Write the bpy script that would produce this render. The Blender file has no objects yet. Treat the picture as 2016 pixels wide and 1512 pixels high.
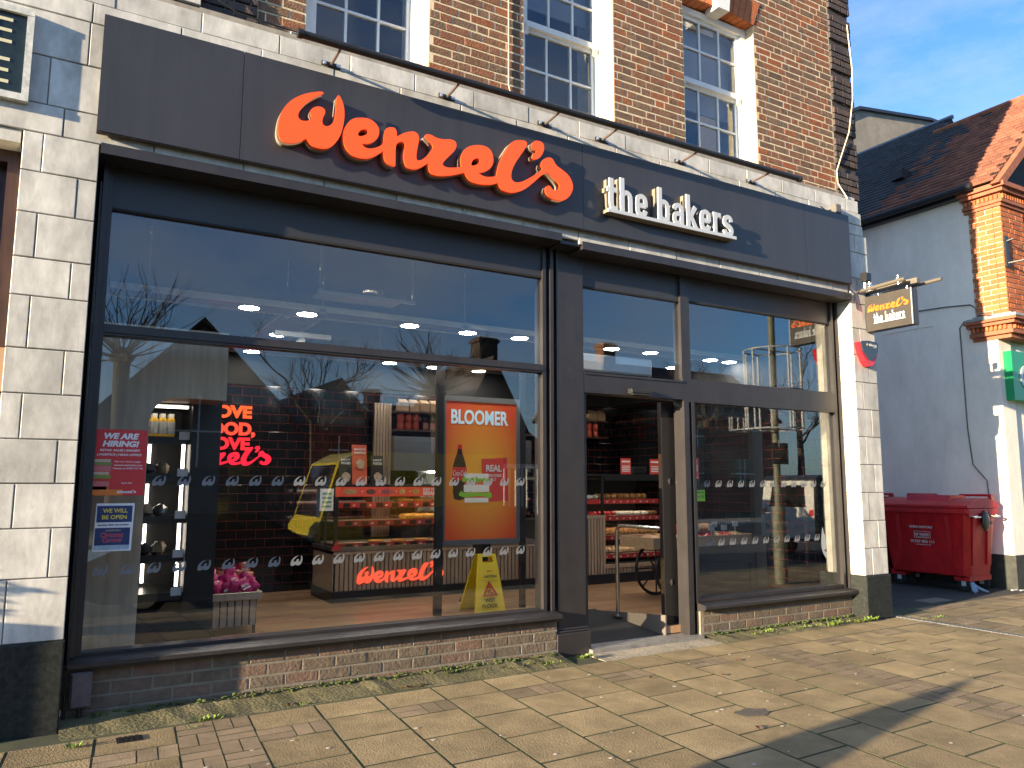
import bpy, bmesh, math, random
from mathutils import Vector, Matrix
random.seed(7)
R_ = math.radians
sc = bpy.context.scene
COL = sc.collection

# ---------------------------------------------------------------- camera
YAW, PITCH, ROLL = 0.53051446, 0.12749891, 0.0019757
cy_, sy_, cp_, sp_ = math.cos(YAW), math.sin(YAW), math.cos(PITCH), math.sin(PITCH)
fw = Vector((sy_*cp_, cy_*cp_, sp_)); r0 = Vector((cy_, -sy_, 0)); u0 = r0.cross(fw)
rt = math.cos(ROLL)*r0 + math.sin(ROLL)*u0
up = -math.sin(ROLL)*r0 + math.cos(ROLL)*u0
cam_d = bpy.data.cameras.new('camera'); cam = bpy.data.objects.new('camera', cam_d); COL.objects.link(cam)
cam.matrix_world = Matrix(((rt.x, up.x, -fw.x, 0), (rt.y, up.y, -fw.y, -5.8985), (rt.z, up.z, -fw.z, 1.4479), (0, 0, 0, 1)))
cam_d.sensor_width = 36; cam_d.lens = 1525*36/2016; cam_d.clip_start = 0.05; cam_d.clip_end = 3000
sc.camera = cam

# ---------------------------------------------------------------- light
SUN_AZ, SUN_EL = 10.0, 9.0        # direction of travel: degrees from the street axis into the facade, and height
sun_d = bpy.data.lights.new('sun', 'SUN'); sun = bpy.data.objects.new('sun', sun_d); COL.objects.link(sun)
sun_d.energy = 5.0; sun_d.angle = R_(0.5); sun_d.color = (1.0, 0.81, 0.54)
dv = Vector((math.cos(R_(SUN_AZ))*math.cos(R_(SUN_EL)), math.sin(R_(SUN_AZ))*math.cos(R_(SUN_EL)), -math.sin(R_(SUN_EL))))
sun.rotation_euler = dv.to_track_quat('-Z', 'Y').to_euler()
world = bpy.data.worlds.new('World'); sc.world = world; world.use_nodes = True
wn, wl = world.node_tree.nodes, world.node_tree.links
wn.clear()
wo = wn.new('ShaderNodeOutputWorld'); bg = wn.new('ShaderNodeBackground'); sky = wn.new('ShaderNodeTexSky')
sky.sky_type = 'NISHITA'; sky.sun_disc = False; sky.sun_elevation = R_(SUN_EL + 5); sky.sun_rotation = R_(270 - SUN_AZ)
sky.dust_density = 0.6; sky.ozone_density = 2.0; sky.air_density = 1.0
tc = wn.new('ShaderNodeTexCoord'); mp = wn.new('ShaderNodeMapping'); mp.inputs['Scale'].default_value = (1.0, 1.0, 2.6)
mp.inputs['Location'].default_value = (0.35, 0.2, 0.0)
n1 = wn.new('ShaderNodeTexNoise'); n1.inputs['Scale'].default_value = 2.6; n1.inputs['Detail'].default_value = 7; n1.inputs['Roughness'].default_value = 0.62
cr = wn.new('ShaderNodeValToRGB'); cr.color_ramp.elements[0].position = 0.41; cr.color_ramp.elements[1].position = 0.74
mx = wn.new('ShaderNodeMix'); mx.data_type = 'RGBA'
mlt = wn.new('ShaderNodeMath'); mlt.operation = 'MULTIPLY'; mlt.inputs[1].default_value = 0.75
wl.new(tc.outputs['Generated'], mp.inputs['Vector']); wl.new(mp.outputs['Vector'], n1.inputs['Vector'])
sx = wn.new('ShaderNodeSeparateXYZ'); wl.new(tc.outputs['Generated'], sx.inputs[0]); cy = wn.new('ShaderNodeMapRange'); cy.inputs['From Min'].default_value = 0.35; cy.inputs['From Max'].default_value = -0.7; cy.inputs['To Min'].default_value = 0.0; cy.inputs['To Max'].default_value = 0.035
wl.new(sx.outputs['Y'], cy.inputs['Value']); ad = wn.new('ShaderNodeMath'); wl.new(n1.outputs['Fac'], ad.inputs[0]); wl.new(cy.outputs[0], ad.inputs[1])     # more cloud over the far side of the street
wl.new(ad.outputs[0], cr.inputs['Fac']); wl.new(cr.outputs['Color'], mlt.inputs[0]); wl.new(mlt.outputs[0], mx.inputs['Factor'])
mx.inputs['B'].default_value = (2.6, 2.9, 3.4, 1)
tn = wn.new('ShaderNodeMix'); tn.data_type = 'RGBA'; tn.blend_type = 'MULTIPLY'; tn.inputs['Factor'].default_value = 1; tn.inputs['B'].default_value = (0.50, 0.80, 1.15, 1)
wl.new(sky.outputs['Color'], tn.inputs['A']); wl.new(tn.outputs['Result'], mx.inputs['A']); wl.new(mx.outputs['Result'], bg.inputs['Color']); wl.new(bg.outputs[0], wo.inputs[0]); bg.inputs['Strength'].default_value = 0.082
sc.view_settings.view_transform = 'Standard'; sc.view_settings.look = 'None'; sc.view_settings.gamma = 1
sc.view_settings.exposure = 1.95
sc.cycles.max_bounces = 10; sc.cycles.transparent_max_bounces = 24; sc.cycles.glossy_bounces = 6
sc.cycles.caustics_reflective = False; sc.cycles.caustics_refractive = False
sc.cycles.use_denoising = True; sc.cycles.sample_clamp_indirect = 4.0

# ---------------------------------------------------------------- materials
def M(name, col, rough=0.6, metal=0.0, var=0.0, vs=4.0, bump=0.0, bs=30.0, emit=0.0, spec=0.5, island=0.0, col2=None, stretch=None, ecol=None, wear=0.0, ws=(5, 5, 0.5)):
    m = bpy.data.materials.new(name); m.use_nodes = True
    nt = m.node_tree; N, L = nt.nodes, nt.links
    b = N['Principled BSDF']; c4 = tuple(col) + (1,)
    b.inputs['Base Color'].default_value = c4; b.inputs['Roughness'].default_value = rough; b.inputs['Metallic'].default_value = metal
    b.inputs['Specular IOR Level'].default_value = spec
    if emit:
        b.inputs['Emission Color'].default_value = (tuple(ecol) if ecol else tuple(col)) + (1,); b.inputs['Emission Strength'].default_value = emit
    tcn = None
    def coord():
        nonlocal tcn
        if tcn is None:
            tcn = N.new('ShaderNodeTexCoord').outputs['Object']
            if stretch:
                mpn = N.new('ShaderNodeMapping'); mpn.inputs['Scale'].default_value = stretch
                L.new(tcn, mpn.inputs['Vector']); tcn = mpn.outputs['Vector']
        return tcn
    out = None
    if var or col2:
        nz = N.new('ShaderNodeTexNoise'); nz.inputs['Scale'].default_value = vs; nz.inputs['Detail'].default_value = 6; nz.inputs['Roughness'].default_value = 0.65
        L.new(coord(), nz.inputs['Vector'])
        rp = N.new('ShaderNodeValToRGB'); rp.color_ramp.elements[0].position = 0.3; rp.color_ramp.elements[1].position = 0.72
        a = c4 if col2 else tuple(max(0, x*(1-var)) for x in col) + (1,)
        d = (tuple(col2) + (1,)) if col2 else tuple(min(1, x*(1+var)) for x in col) + (1,)
        rp.color_ramp.elements[0].color = a; rp.color_ramp.elements[1].color = d
        L.new(nz.outputs['Fac'], rp.inputs['Fac']); out = rp.outputs['Color']
    if island:
        g = N.new('ShaderNodeNewGeometry'); mr = N.new('ShaderNodeMapRange')
        mr.inputs['To Min'].default_value = 1-island; mr.inputs['To Max'].default_value = 1+island
        L.new(g.outputs['Random Per Island'], mr.inputs['Value'])
        mm = N.new('ShaderNodeMix'); mm.data_type = 'RGBA'; mm.blend_type = 'MULTIPLY'; mm.inputs['Factor'].default_value = 1
        if out: L.new(out, mm.inputs['A'])
        else: mm.inputs['A'].default_value = c4
        L.new(mr.outputs['Result'], mm.inputs['B']); out = mm.outputs['Result']
    if wear:                                                         # run-off, dirt and fading over the whole face
        mw = N.new('ShaderNodeMapping'); mw.inputs['Scale'].default_value = ws; L.new(N.new('ShaderNodeTexCoord').outputs['Object'], mw.inputs['Vector'])
        nw_ = N.new('ShaderNodeTexNoise'); nw_.inputs['Scale'].default_value = 1.0; nw_.inputs['Detail'].default_value = 9; nw_.inputs['Roughness'].default_value = 0.7; L.new(mw.outputs[0], nw_.inputs['Vector'])
        mr2 = N.new('ShaderNodeMapRange'); mr2.inputs['From Min'].default_value = 0.32; mr2.inputs['From Max'].default_value = 0.62; mr2.inputs['To Min'].default_value = 1-wear; mr2.inputs['To Max'].default_value = 1+wear*0.3; L.new(nw_.outputs['Fac'], mr2.inputs['Value'])
        mm2 = N.new('ShaderNodeMix'); mm2.data_type = 'RGBA'; mm2.blend_type = 'MULTIPLY'; mm2.inputs['Factor'].default_value = 1
        if out: L.new(out, mm2.inputs['A'])
        else: mm2.inputs['A'].default_value = c4
        L.new(mr2.outputs['Result'], mm2.inputs['B']); out = mm2.outputs['Result']
    if out: L.new(out, b.inputs['Base Color'])
    if bump:
        nb = N.new('ShaderNodeTexNoise'); nb.inputs['Scale'].default_value = bs; nb.inputs['Detail'].default_value = 5
        L.new(coord(), nb.inputs['Vector'])
        bp = N.new('ShaderNodeBump'); bp.inputs['Strength'].default_value = bump; bp.inputs['Distance'].default_value = 0.01
        L.new(nb.outputs['Fac'], bp.inputs['Height']); L.new(bp.outputs['Normal'], b.inputs['Normal'])
    return m

def brick_mat(name, stops, rough=0.85, bs=60, stain=0.35):
    """One colour per brick, picked at random along a ramp, with grime and grain over it."""
    m = bpy.data.materials.new(name); m.use_nodes = True
    N, L = m.node_tree.nodes, m.node_tree.links; b = N['Principled BSDF']; b.inputs['Roughness'].default_value = rough
    b.inputs['Specular IOR Level'].default_value = 0.3
    g = N.new('ShaderNodeNewGeometry'); rp = N.new('ShaderNodeValToRGB'); rp.color_ramp.interpolation = 'LINEAR'
    while len(rp.color_ramp.elements) < len(stops): rp.color_ramp.elements.new(0.5)
    for i, c in enumerate(stops):
        rp.color_ramp.elements[i].position = i/(len(stops)-1); rp.color_ramp.elements[i].color = tuple(c) + (1,)
    L.new(g.outputs['Random Per Island'], rp.inputs['Fac'])
    t = N.new('ShaderNodeTexCoord'); nz = N.new('ShaderNodeTexNoise'); nz.inputs['Scale'].default_value = 14; nz.inputs['Detail'].default_value = 8; nz.inputs['Roughness'].default_value = 0.7
    L.new(t.outputs['Object'], nz.inputs['Vector'])
    mr = N.new('ShaderNodeMapRange'); mr.inputs['From Min'].default_value = 0.3; mr.inputs['From Max'].default_value = 0.7; mr.inputs['To Min'].default_value = 1-stain; mr.inputs['To Max'].default_value = 1+stain*0.8
    L.new(nz.outputs['Fac'], mr.inputs['Value'])
    mm = N.new('ShaderNodeMix'); mm.data_type = 'RGBA'; mm.blend_type = 'MULTIPLY'; mm.inputs['Factor'].default_value = 1
    L.new(rp.outputs['Color'], mm.inputs['A']); L.new(mr.outputs['Result'], mm.inputs['B']); L.new(mm.outputs['Result'], b.inputs['Base Color'])
    nb = N.new('ShaderNodeTexNoise'); nb.inputs['Scale'].default_value = bs; nb.inputs['Detail'].default_value = 6
    L.new(t.outputs['Object'], nb.inputs['Vector'])
    bp = N.new('ShaderNodeBump'); bp.inputs['Strength'].default_value = 0.7; bp.inputs['Distance'].default_value = 0.008
    L.new(nb.outputs['Fac'], bp.inputs['Height']); L.new(bp.outputs['Normal'], b.inputs['Normal'])
    return m

def tile_mat(name, tile, grout, w, h, mortar, axes='xz', rough=0.15, bump=0.3, c2=None, off=0.5):
    """Laid tiles or boards: a Brick texture in the plane of the surface."""
    m = bpy.data.materials.new(name); m.use_nodes = True
    N, L = m.node_tree.nodes, m.node_tree.links; b = N['Principled BSDF']; b.inputs['Roughness'].default_value = rough
    t = N.new('ShaderNodeTexCoord'); s = N.new('ShaderNodeSeparateXYZ'); c = N.new('ShaderNodeCombineXYZ')
    L.new(t.outputs['Object'], s.inputs[0])
    L.new(s.outputs[axes[0].upper()], c.inputs['X']); L.new(s.outputs[axes[1].upper()], c.inputs['Y'])
    br = N.new('ShaderNodeTexBrick'); br.offset = off; br.inputs['Scale'].default_value = 1.0
    br.inputs['Brick Width'].default_value = w; br.inputs['Row Height'].default_value = h
    br.inputs['Mortar Size'].default_value = mortar; br.inputs['Mortar Smooth'].default_value = 0.1
    br.inputs['Color1'].default_value = tuple(tile) + (1,); br.inputs['Color2'].default_value = tuple(c2 or tile) + (1,); br.inputs['Mortar'].default_value = tuple(grout) + (1,)
    L.new(c.outputs[0], br.inputs['Vector'])
    nz = N.new('ShaderNodeTexNoise'); nz.inputs['Scale'].default_value = 3.0; nz.inputs['Detail'].default_value = 8
    mpn = N.new('ShaderNodeMapping'); mpn.inputs['Scale'].default_value = (1.2, 14, 1); L.new(c.outputs[0], mpn.inputs['Vector']); L.new(mpn.outputs[0], nz.inputs['Vector'])
    mr = N.new('ShaderNodeMapRange'); mr.inputs['From Min'].default_value = 0.3; mr.inputs['From Max'].default_value = 0.7; mr.inputs['To Min'].default_value = 0.72; mr.inputs['To Max'].default_value = 1.2
    L.new(nz.outputs['Fac'], mr.inputs['Value'])
    mm = N.new('ShaderNodeMix'); mm.data_type = 'RGBA'; mm.blend_type = 'MULTIPLY'; mm.inputs['Factor'].default_value = 1 if c2 else 0.2
    L.new(br.outputs['Color'], mm.inputs['A']); L.new(mr.outputs['Result'], mm.inputs['B']); L.new(mm.outputs['Result'], b.inputs['Base Color'])
    bp = N.new('ShaderNodeBump'); bp.invert = True; bp.inputs['Strength'].default_value = bump; bp.inputs['Distance'].default_value = 0.003
    L.new(br.outputs['Fac'], bp.inputs['Height']); L.new(bp.outputs['Normal'], b.inputs['Normal'])
    return m

def glass_mat(name, tint=(0.86, 0.9, 0.9), ior=1.52):
    m = bpy.data.materials.new(name); m.use_nodes = True
    N, L = m.node_tree.nodes, m.node_tree.links; N.clear()
    o = N.new('ShaderNodeOutputMaterial'); fr = N.new('ShaderNodeFresnel'); gm = N.new('ShaderNodeNewGeometry'); ir = N.new('ShaderNodeMapRange'); ir.inputs['To Min'].default_value = ior; ir.inputs['To Max'].default_value = 1/ior
    L.new(gm.outputs['Backfacing'], ir.inputs['Value']); L.new(ir.outputs[0], fr.inputs['IOR'])      # a thin pane: same Fresnel going in and out
    tr = N.new('ShaderNodeBsdfTransparent'); tr.inputs[0].default_value = tuple(tint) + (1,)
    gl = N.new('ShaderNodeBsdfGlossy'); gl.inputs['Roughness'].default_value = 0.0; gl.inputs[0].default_value = (1, 1, 1, 1)
    mxs = N.new('ShaderNodeMixShader'); L.new(fr.outputs[0], mxs.inputs[0]); L.new(tr.outputs[0], mxs.inputs[1]); L.new(gl.outputs[0], mxs.inputs[2]); L.new(mxs.outputs[0], o.inputs[0])
    return m

# ---------------------------------------------------------------- geometry helpers
BASE = {}
def put(o, label=None, cat=None, group=None, kind=None):
    if label: o['label'] = label
    if cat: o['category'] = cat
    if group: o['group'] = group
    if kind: o['kind'] = kind
    return o
def empty(name, loc, label, cat, group=None):
    o = bpy.data.objects.new(name, None); COL.objects.link(o); o.location = loc; o.empty_display_size = 0.1
    BASE[o.name] = Vector(loc); return put(o, label, cat, group)
class MB:
    def __init__(s): s.v = []; s.f = []; s.m = []; s.cur = 0
    def add(s, vs, fs):
        k = len(s.v); s.v += [Vector(p) for p in vs]; s.f += [tuple(i+k for i in f) for f in fs]; s.m += [s.cur]*len(fs); return s
    def box(s, x0, x1, y0, y1, z0, z1):
        return s.add([(x0,y0,z0),(x1,y0,z0),(x1,y1,z0),(x0,y1,z0),(x0,y0,z1),(x1,y0,z1),(x1,y1,z1),(x0,y1,z1)],
                     [(0,3,2,1),(4,5,6,7),(0,1,5,4),(1,2,6,5),(2,3,7,6),(3,0,4,7)])
    def bbox(s, x0, x1, y0, y1, z0, z1, b=0.004):
        """box with its four front edges chamfered (front faces -y)"""
        return s.add([(x0+b,y0,z0+b),(x1-b,y0,z0+b),(x1-b,y0,z1-b),(x0+b,y0,z1-b),(x0,y0+b,z0),(x1,y0+b,z0),(x1,y0+b,z1),(x0,y0+b,z1),(x0,y1,z0),(x1,y1,z0),(x1,y1,z1),(x0,y1,z1)],
                     [(0,1,2,3),(4,5,1,0),(5,6,2,1),(6,7,3,2),(7,4,0,3),(8,9,5,4),(9,10,6,5),(10,11,7,6),(11,8,4,7),(9,8,11,10)])
    def hexa(s, p):
        return s.add(p, [(0,3,2,1),(4,5,6,7),(0,1,5,4),(1,2,6,5),(2,3,7,6),(3,0,4,7)])
    def prism(s, pts, d):
        """polygon (3-D points) extruded by vector d"""
        n = len(pts); d = Vector(d); a = [Vector(p) for p in pts]
        return s.add(a + [p+d for p in a], [tuple(range(n))[::-1], tuple(range(n, 2*n))] + [(i, (i+1) % n, n+(i+1) % n, n+i) for i in range(n)])
    def tube(s, pts, r, n=8, cap=True):
        pts = [Vector(p) for p in pts]; k = len(pts); rr = r if isinstance(r, (list, tuple)) else [r]*k
        vs = []; prev = None
        for i, p in enumerate(pts):
            t = (pts[min(i+1, k-1)] - pts[max(i-1, 0)]).normalized()
            a = prev if prev is not None else (Vector((0,0,1)) if abs(t.z) < 0.9 else Vector((1,0,0)))
            a = (a - a.dot(t)*t)
            a = a.normalized() if a.length > 1e-6 else t.orthogonal().normalized()
            prev = a; b = t.cross(a)
            for j in range(n):
                q = 2*math.pi*j/n; vs.append(p + rr[i]*(math.cos(q)*a + math.sin(q)*b))
        fs = [(i*n+j, i*n+(j+1) % n, (i+1)*n+(j+1) % n, (i+1)*n+j) for i in range(k-1) for j in range(n)]
        if cap: fs += [tuple(range(n))[::-1], tuple((k-1)*n+j for j in range(n))]
        return s.add(vs, fs)
    def lathe(s, c, prof, n=20, axis='z', sx=1, sy=1):
        """profile [(radius, height)] turned round an axis through c"""
        c = Vector(c); vs = []
        for r, h in prof:
            for j in range(n):
                q = 2*math.pi*j/n; a, b = r*math.cos(q)*sx, r*math.sin(q)*sy
                vs.append(c + (Vector((a, b, h)) if axis == 'z' else Vector((a, h, b)) if axis == 'y' else Vector((h, a, b))))
        k = len(prof)
        fs = [(i*n+j, i*n+(j+1) % n, (i+1)*n+(j+1) % n, (i+1)*n+j) for i in range(k-1) for j in range(n)]
        fs += [tuple(range(n))[::-1], tuple((k-1)*n+j for j in range(n))]
        return s.add(vs, fs)
    def blob(s, c, rx, ry, rz, n=8, jit=0.0, seed=None):
        rg = random.Random(seed); c = Vector(c); vs = []; m_ = max(4, n//2)
        for i in range(1, m_):
            for j in range(n):
                t, q = math.pi*i/m_, 2*math.pi*j/n; k = 1+rg.uniform(-jit, jit)
                vs.append(c + Vector((rx*math.sin(t)*math.cos(q)*k, ry*math.sin(t)*math.sin(q)*k, rz*math.cos(t)*k)))
        vs += [c+Vector((0,0,rz)), c-Vector((0,0,rz))]; a, b = len(vs)-2, len(vs)-1
        fs = [(i*n+j, (i+1)*n+j, (i+1)*n+(j+1) % n, i*n+(j+1) % n) for i in range(m_-2) for j in range(n)]
        fs += [(a, j, (j+1) % n) for j in range(n)] + [(b, (m_-2)*n+(j+1) % n, (m_-2)*n+j) for j in range(n)]
        return s.add(vs, fs)
    def rot(s, k0, axis, ang, piv):
        mtx = Matrix.Rotation(ang, 3, axis); piv = Vector(piv)
        for i in range(k0, len(s.v)): s.v[i] = mtx @ (s.v[i]-piv) + piv
        return s
    def build(s, name, mats, parent=None, smooth=False, label=None, cat=None, group=None, kind=None, loc=None):
        mats = mats if isinstance(mats, (list, tuple)) else [mats]
        if parent is not None: base = BASE[parent.name]
        elif loc is not None: base = Vector(loc)
        elif kind == 'structure': base = Vector((0, 0, 0))
        else:
            xs, ys, zs = [v.x for v in s.v], [v.y for v in s.v], [v.z for v in s.v]
            base = Vector(((min(xs)+max(xs))/2, (min(ys)+max(ys))/2, min(zs)))
        me = bpy.data.meshes.new(name); me.from_pydata([tuple(v-base) for v in s.v], [], s.f)
        for mt in mats: me.materials.append(mt)
        if len(mats) > 1:
            for p, i in zip(me.polygons, s.m): p.material_index = i
        bmm = bmesh.new(); bmm.from_mesh(me); bmesh.ops.recalc_face_normals(bmm, faces=bmm.faces); bmm.to_mesh(me); bmm.free()
        if smooth:
            for p in me.polygons: p.use_smooth = True
            if smooth != 'all':
                try: me.set_sharp_from_angle(angle=R_(38))
                except Exception: pass
        me.update()
        o = bpy.data.objects.new(name, me); COL.objects.link(o)
        if parent is not None: o.parent = parent
        else: o.location = base
        BASE[o.name] = base.copy()
        return put(o, label, cat, group, kind)
def dup(o, parent=None, off=(0, 0, 0), label=None):
    c = o.copy(); COL.objects.link(c); c.parent = parent
    if parent is None:
        c.location = Vector(o.location) + Vector(off)
        if label: c['label'] = label
    for ch in list(o.children): dup(ch, c)
    return c
def crom(P, n=3):
    o = []; k = len(P)
    for i in range(k):
        a, b, c, d = [Vector((*P[(i+j) % k], 0)) for j in (-1, 0, 1, 2)]
        sharp = (b-a).length < 0.004 or (c-b).length < 0.004 or (d-c).length < 0.004
        for t in range(n):
            t /= n
            p = b.lerp(c, t) if sharp else 0.5*((2*b)+(c-a)*t+(2*a-5*b+4*c-d)*t*t+(3*b-a-3*c+d)*t**3)
            o.append((p.x, p.y))
    return o
def shape(loops, depth):
    """flat outline with holes, given thickness: returns vertices (x, y, 0..depth) and faces"""
    cu = bpy.data.curves.new('outline', 'CURVE'); cu.dimensions = '2D'; cu.fill_mode = 'BOTH'; cu.extrude = depth/2
    for lp in loops:
        sp = cu.splines.new('POLY'); sp.points.add(len(lp)-1); sp.use_cyclic_u = True
        for q, p in zip(sp.points, lp): q.co = (p[0], p[1], 0, 1)
    return _curve(cu)
def _curve(cu):
    ob = bpy.data.objects.new('outline', cu); COL.objects.link(ob)
    dg = bpy.context.evaluated_depsgraph_get(); me = bpy.data.meshes.new_from_object(ob.evaluated_get(dg))
    vs = [v.co.copy() for v in me.vertices]; fs = [tuple(p.vertices) for p in me.polygons]
    bpy.data.objects.remove(ob); bpy.data.curves.remove(cu); bpy.data.meshes.remove(me)
    return vs, fs
def place(mb, vf, o, u, v, n):
    o, u, v, n = Vector(o), Vector(u), Vector(v), Vector(n)
    mb.add([o + p.x*u + p.y*v + p.z*n for p in vf[0]], vf[1]); return mb
XU, ZU, FN = (1, 0, 0), (0, 0, 1), (0, -1, 0)
def text(mb, body, o, h=None, w=None, u=XU, v=ZU, n=FN, bold=0.0, shear=0.0, depth=0.002, align='L', space=1.0):
    """lettering whose ink box starts at o (lower left), h high and w wide, standing proud of o by depth"""
    cu = bpy.data.curves.new('t', 'FONT'); cu.body = body; cu.size = 1; cu.offset = bold; cu.shear = shear; cu.space_character = space
    cu.resolution_u = 4; cu.extrude = 0.01; cu.align_x = 'CENTER' if align == 'C' else 'LEFT'
    vs, fs = _curve(cu)
    x0, x1 = min(p.x for p in vs), max(p.x for p in vs); y0, y1 = min(p.y for p in vs), max(p.y for p in vs)
    sy = h/(y1-y0) if h else w/(x1-x0); sx = w/(x1-x0) if w else sy
    ox = (x0+x1)/2 if align == 'C' else x0
    return place(mb, ([Vector(((p.x-ox)*sx, (p.y-y0)*sy, (p.z+0.01)/0.02*depth)) for p in vs], fs), o, u, v, n)

def stroke(pts, w, n=3):
    """one pen stroke as a closed outline"""
    P = [Vector((*p, 0)) for p in pts]; Q = []
    if len(P) > 2:
        for i in range(len(P)-1):
            a, b, c, d = P[max(i-1, 0)], P[i], P[i+1], P[min(i+2, len(P)-1)]
            for t in range(n): t /= n; Q.append(0.5*((2*b)+(c-a)*t+(2*a-5*b+4*c-d)*t*t+(3*b-a-3*c+d)*t**3))
        Q.append(P[-1])
    else: Q = P
    l, r = [], []
    for i, p in enumerate(Q):
        t = (Q[min(i+1, len(Q)-1)]-Q[max(i-1, 0)]).normalized(); m = Vector((-t.y, t.x, 0))*w/2
        l.append((p.x+m.x, p.y+m.y)); r.append((p.x-m.x, p.y-m.y))
    return l + r[::-1]
BOWL = [(.1, .68), (.15, .83), (.31, .9), (.47, .83), (.52, .68), (.52, .32), (.47, .17), (.31, .1), (.15, .17), (.1, .32)]
PEN = {'t': [[(.2, 1.38), (.2, .8), (.2, .3), (.25, .14), (.36, .1), (.5, .1)], [(0, .9), (.46, .9)]], 'h': [[(.1, 0), (.1, 1.5)], [(.1, .66), (.15, .82), (.31, .9), (.47, .83), (.52, .66), (.52, .3), (.52, 0)]],
       'e': [[(.52, .47), (.52, .68), (.47, .83), (.31, .9), (.15, .83), (.1, .68), (.1, .32), (.15, .17), (.31, .1), (.46, .16), (.52, .3)], [(.1, .5), (.54, .5)]], 'b': [[(.1, 0), (.1, 1.5)], BOWL],
       'a': [[(.11, .7), (.17, .84), (.31, .9), (.47, .83), (.52, .68), (.52, .3), (.52, 0)], [(.52, .53), (.28, .52), (.14, .46), (.1, .3), (.15, .15), (.28, .1), (.42, .14), (.52, .26)]], 'k': [[(.1, 0), (.1, 1.5)], [(.12, .34), (.52, 1.0)], [(.24, .58), (.56, 0)]],
       'r': [[(.1, 0), (.1, 1.0)], [(.1, .62), (.15, .8), (.27, .89), (.44, .89)]], 's': [[(.5, .7), (.45, .85), (.3, .9), (.15, .84), (.1, .72), (.15, .58), (.31, .5), (.46, .42), (.52, .28), (.46, .15), (.3, .1), (.15, .15), (.09, .3)]]}
def pen(mb, body, o, h, w, u=XU, v=ZU, n=FN, depth=0.01, wt=0.2):
    x = 0; st = []
    for c in body:
        if c == ' ': x += .42; continue
        for k, s_ in enumerate(PEN[c]): st.append(([(p[0]+x, p[1]) for p in s_], k))
        x += {'t': .66, 'r': .58}.get(c, .8)
    tot = x-.16; sx, sy = w/tot, h/1.5
    for s_, k in st: place(mb, shape([[(p[0]*sx, p[1]*sy) for p in stroke(s_, wt)]], depth-0.0012*k), o, u, v, n)
    return mb
LW=[(0.322,0.46),(0.303,0.464),(0.235,0.439),(0.162,0.4),(0.09,0.341),(0.038,0.27),(0.011,0.199),(0,0.119),(0.001,0.069),(0.012,0.033),(0.037,0.01),(0.073,0.006),(0.121,0.018),(0.169,0.041),(0.204,0.07),(0.206,0.069),(0.237,0.035),(0.281,0.019),(0.337,0.022),(0.387,0.044),(0.43,0.093),(0.461,0.153),(0.478,0.217),(0.489,0.3),(0.487,0.366),(0.475,0.416),(0.458,0.452),(0.442,0.471),(0.429,0.458),(0.423,0.416),(0.422,0.349),(0.418,0.289),(0.404,0.245),(0.375,0.212),(0.35,0.202),(0.328,0.209),(0.321,0.238),(0.329,0.273),(0.34,0.302),(0.337,0.328),(0.316,0.342),(0.282,0.34),(0.249,0.321),(0.23,0.293),(0.231,0.268),(0.242,0.247),(0.23,0.224),(0.203,0.207),(0.169,0.201),(0.146,0.214),(0.14,0.238),(0.154,0.28),(0.189,0.335),(0.237,0.387),(0.292,0.432),(0.32,0.451)]
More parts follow.
